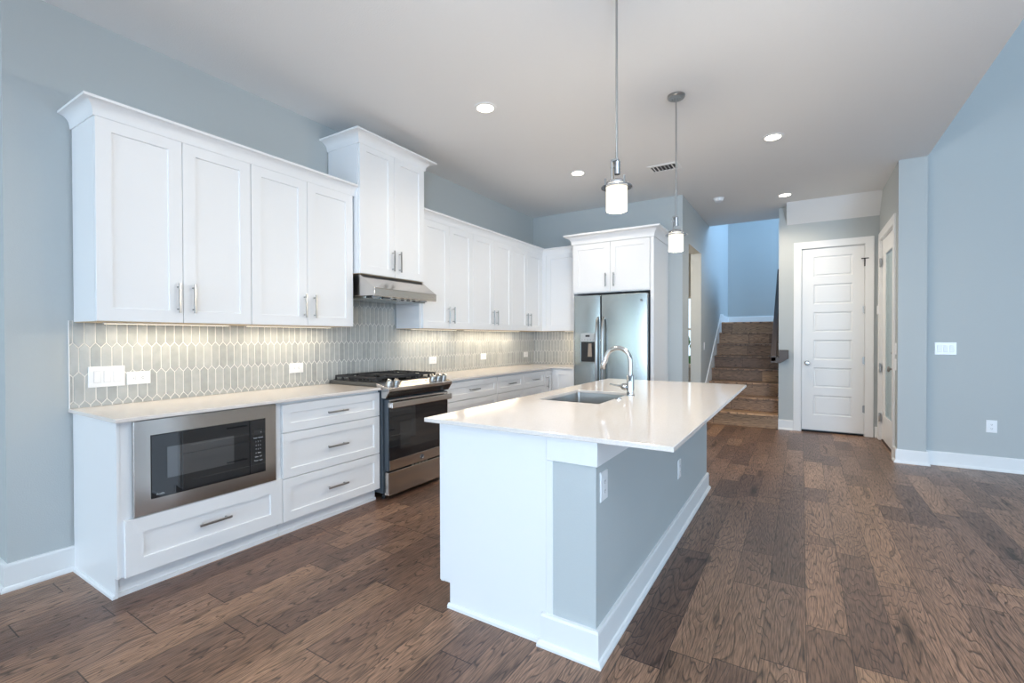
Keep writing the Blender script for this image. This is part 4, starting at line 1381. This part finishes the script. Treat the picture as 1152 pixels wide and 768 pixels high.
def pendant(x, y, label):
    t = thing('pendant_light', label, 'pendant light', (x, y, ZC), 'pendant lights over the island')
    zb, zt = 1.965, 2.112
    mb = MB(); mb.lathe((x, y, ZC), [(0, -0.022), (0.058, -0.022), (0.064, -0.016), (0.064, -0.0005), (0, -0.0005)], 32)
    cn = mb.build('canopy', M_nickel, t, smooth=40)
    for s in (-1, 1):
        mb = MB(); mb.lathe((x + s * .03, y, ZC - .022), [(0, -0.005), (0.005, -0.004), (0.006, 0.0), (0, 0)], 10); mb.build('screw', M_chrome, cn, smooth=40)
    mb = MB(); mb.cyl((x, y, 0), 0.0058, 2.225, ZC - .02, seg=12)
    mb.build('stem', M_nickel, t, smooth=60)
    mb = MB()
    # flat bent bracket with a pivot, one side plate and cross bolt
    mb.box(x - .026, x - .018, y - .016, y + .016, 2.122, 2.226)
    mb.box(x - .026, x + .012, y - .016, y + .016, 2.222, 2.234)
    mb.build('bracket', M_nickel, t, bevel=0.003)
    mb = MB(); mb.cyl((x + .004, y, 2.175), 0.016, -0.02, 0.045, seg=16); mb.cyl((x - .03, y, 2.195), 0.006, 0.0, 0.05, 'x', 10)
    mb.build('socket', M_chrome, t, smooth=40)
    mb = MB()
    mb.lathe((x, y, 0), [(0, zt + .014), (0.032, zt + .014), (0.050, zt + .006), (0.055, zt - .004), (0.055, zt - .010), (0.0, zt - .010)], 36)
    cp_ = mb.build('cap', M_chrome, t, smooth=40)
    mb = MB()
    for a in (90, 210, 330):
        mb.box(x + .058 * math.cos(R(a)) - .004, x + .058 * math.cos(R(a)) + .004, y + .058 * math.sin(R(a)) - .004, y + .058 * math.sin(R(a)) + .004, zt - .02, zt + .022)
    mb.build('clip', M_nickel, cp_)
    mb = MB()
    n = 40
    pr = [(0.054, zt - .010), (0.0545, zb + .006), (0.050, zb), (0.0, zb)]
    mb.lathe((x, y, 0), [(0.0, zt - .010)] + pr, n)
    mb.build('glass_shade', M_shade, t, smooth=50)
    mb = MB()
    tilt = Vector((0.0, 0, 1))
    rgd = [[(x + r_ * math.cos(2 * math.pi * k / 40), y + r_ * math.sin(2 * math.pi * k / 40), h) for k in range(40)] for r_, h in ((0.056, zt - .026), (0.079, zt - .026), (0.079, zt - .022), (0.056, zt - .022))]
    mb.rings(rgd + [rgd[0]], cap=False)
    bmesh.ops.remove_doubles(mb.bm, verts=mb.bm.verts, dist=1e-5)
    d_ = mb.build('collar_disc', M_disc, t, smooth=40)
    d = bpy.data.lights.new('lamp', 'POINT')
    d.energy = 22; d.color = WARM; d.shadow_soft_size = 0.05
    o = bpy.data.objects.new('lamp', d); COL.objects.link(o); o.parent = t; o.location = (0, 0, zb - ZC - 0.07)
pendant(2.690, 1.440, 'nearer pendant light with glowing white glass cylinder over the island')
pendant(2.692, 2.775, 'farther pendant light with glowing white glass cylinder over the island')

# vent and smoke detector
vt = thing('air_vent', 'white rectangular ceiling air vent behind the farther pendant', 'air vent', (2.245, 4.25, ZC))
VX0, VX1, VY0, VY1 = 2.085, 2.405, 4.145, 4.365
mb = MB()
fz = lambda a, b, c, d, h: [(a, c, ZC + h), (b, c, ZC + h), (b, d, ZC + h), (a, d, ZC + h)]
mb.rings([fz(VX0, VX1, VY0, VY1, -.0005), fz(VX0, VX1, VY0, VY1, -.006), fz(VX0 + .03, VX1 - .03, VY0 + .03, VY1 - .03, -.009), fz(VX0 + .03, VX1 - .03, VY0 + .03, VY1 - .03, -.001)], cap=False)
mb.build('frame', M_trim, vt)
mb = MB(); mb.box(VX0 + .028, VX1 - .028, VY0 + .028, VY1 - .028, ZC - .002, ZC - .0006); mb.build('duct_opening', M_gap, vt)
for k in range(7):
    xx = VX0 + .045 + k * .0385
    mb = MB(); mb.prism([(xx, VY0 + .03, ZC - .003), (xx + .004, VY0 + .03, ZC - .003), (xx + .018, VY0 + .03, ZC - .009), (xx + .014, VY0 + .03, ZC - .009)], (0, VY1 - VY0 - .06, 0)); mb.build('louver', M_grey if 2 <= k <= 4 else M_trim, vt)
mb = MB(); mb.lathe((2.57, 5.79, ZC), [(0, -0.045), (0.045, -0.044), (0.055, -0.036), (0.06, -0.012), (0.068, -0.010), (0.068, -0.0005), (0, -0.0005)], 32)
tag(mb.build('smoke_detector', M_plate, None, smooth=40), 'round white smoke detector on the ceiling before the stairs', 'smoke detector')

# under-cabinet light strips
def strip(x0, x1, y0, y1, label, pw):
    t = thing('under_cabinet_light', label, 'cabinet light', ((x0 + x1) / 2, (y0 + y1) / 2, ZU))
    mb = MB(); mb.box(x0, x1, y0, y1, ZU - .006, ZU + .0004); mb.build('housing', M_trim, t)
    mb = MB(); mb.box(x0 + .004, x1 - .004, y0 + .004, y1 - .004, ZU - .0075, ZU - .0058); mb.build('diffuser', M_strip, t)
    d = bpy.data.lights.new('lamp', 'AREA'); d.shape = 'RECTANGLE'; d.size = x1 - x0; d.size_y = y1 - y0; d.energy = pw; d.color = (1.0, 0.88, 0.68)
    o = bpy.data.objects.new('lamp', d); COL.objects.link(o); o.parent = t; o.location = (0, 0, -0.012)
strip(0.13, 0.155, 0.12, 0.80, 'slim light strip under the wall cabinet above the microwave', 2.0)
strip(0.13, 0.155, 0.92, 1.62, 'slim light strip under the wall cabinet left of the hood', 2.0)
strip(0.13, 0.155, 2.58, 3.30, 'slim light strip under the wall cabinet just right of the hood', 2.2)
strip(0.13, 0.155, 3.45, 4.70, 'slim light strip under the wall cabinets near the far corner', 4.2)
strip(0.62, 0.92, 5.18, 5.205, 'short light strip under the corner cabinet beside the refrigerator', 1.1)
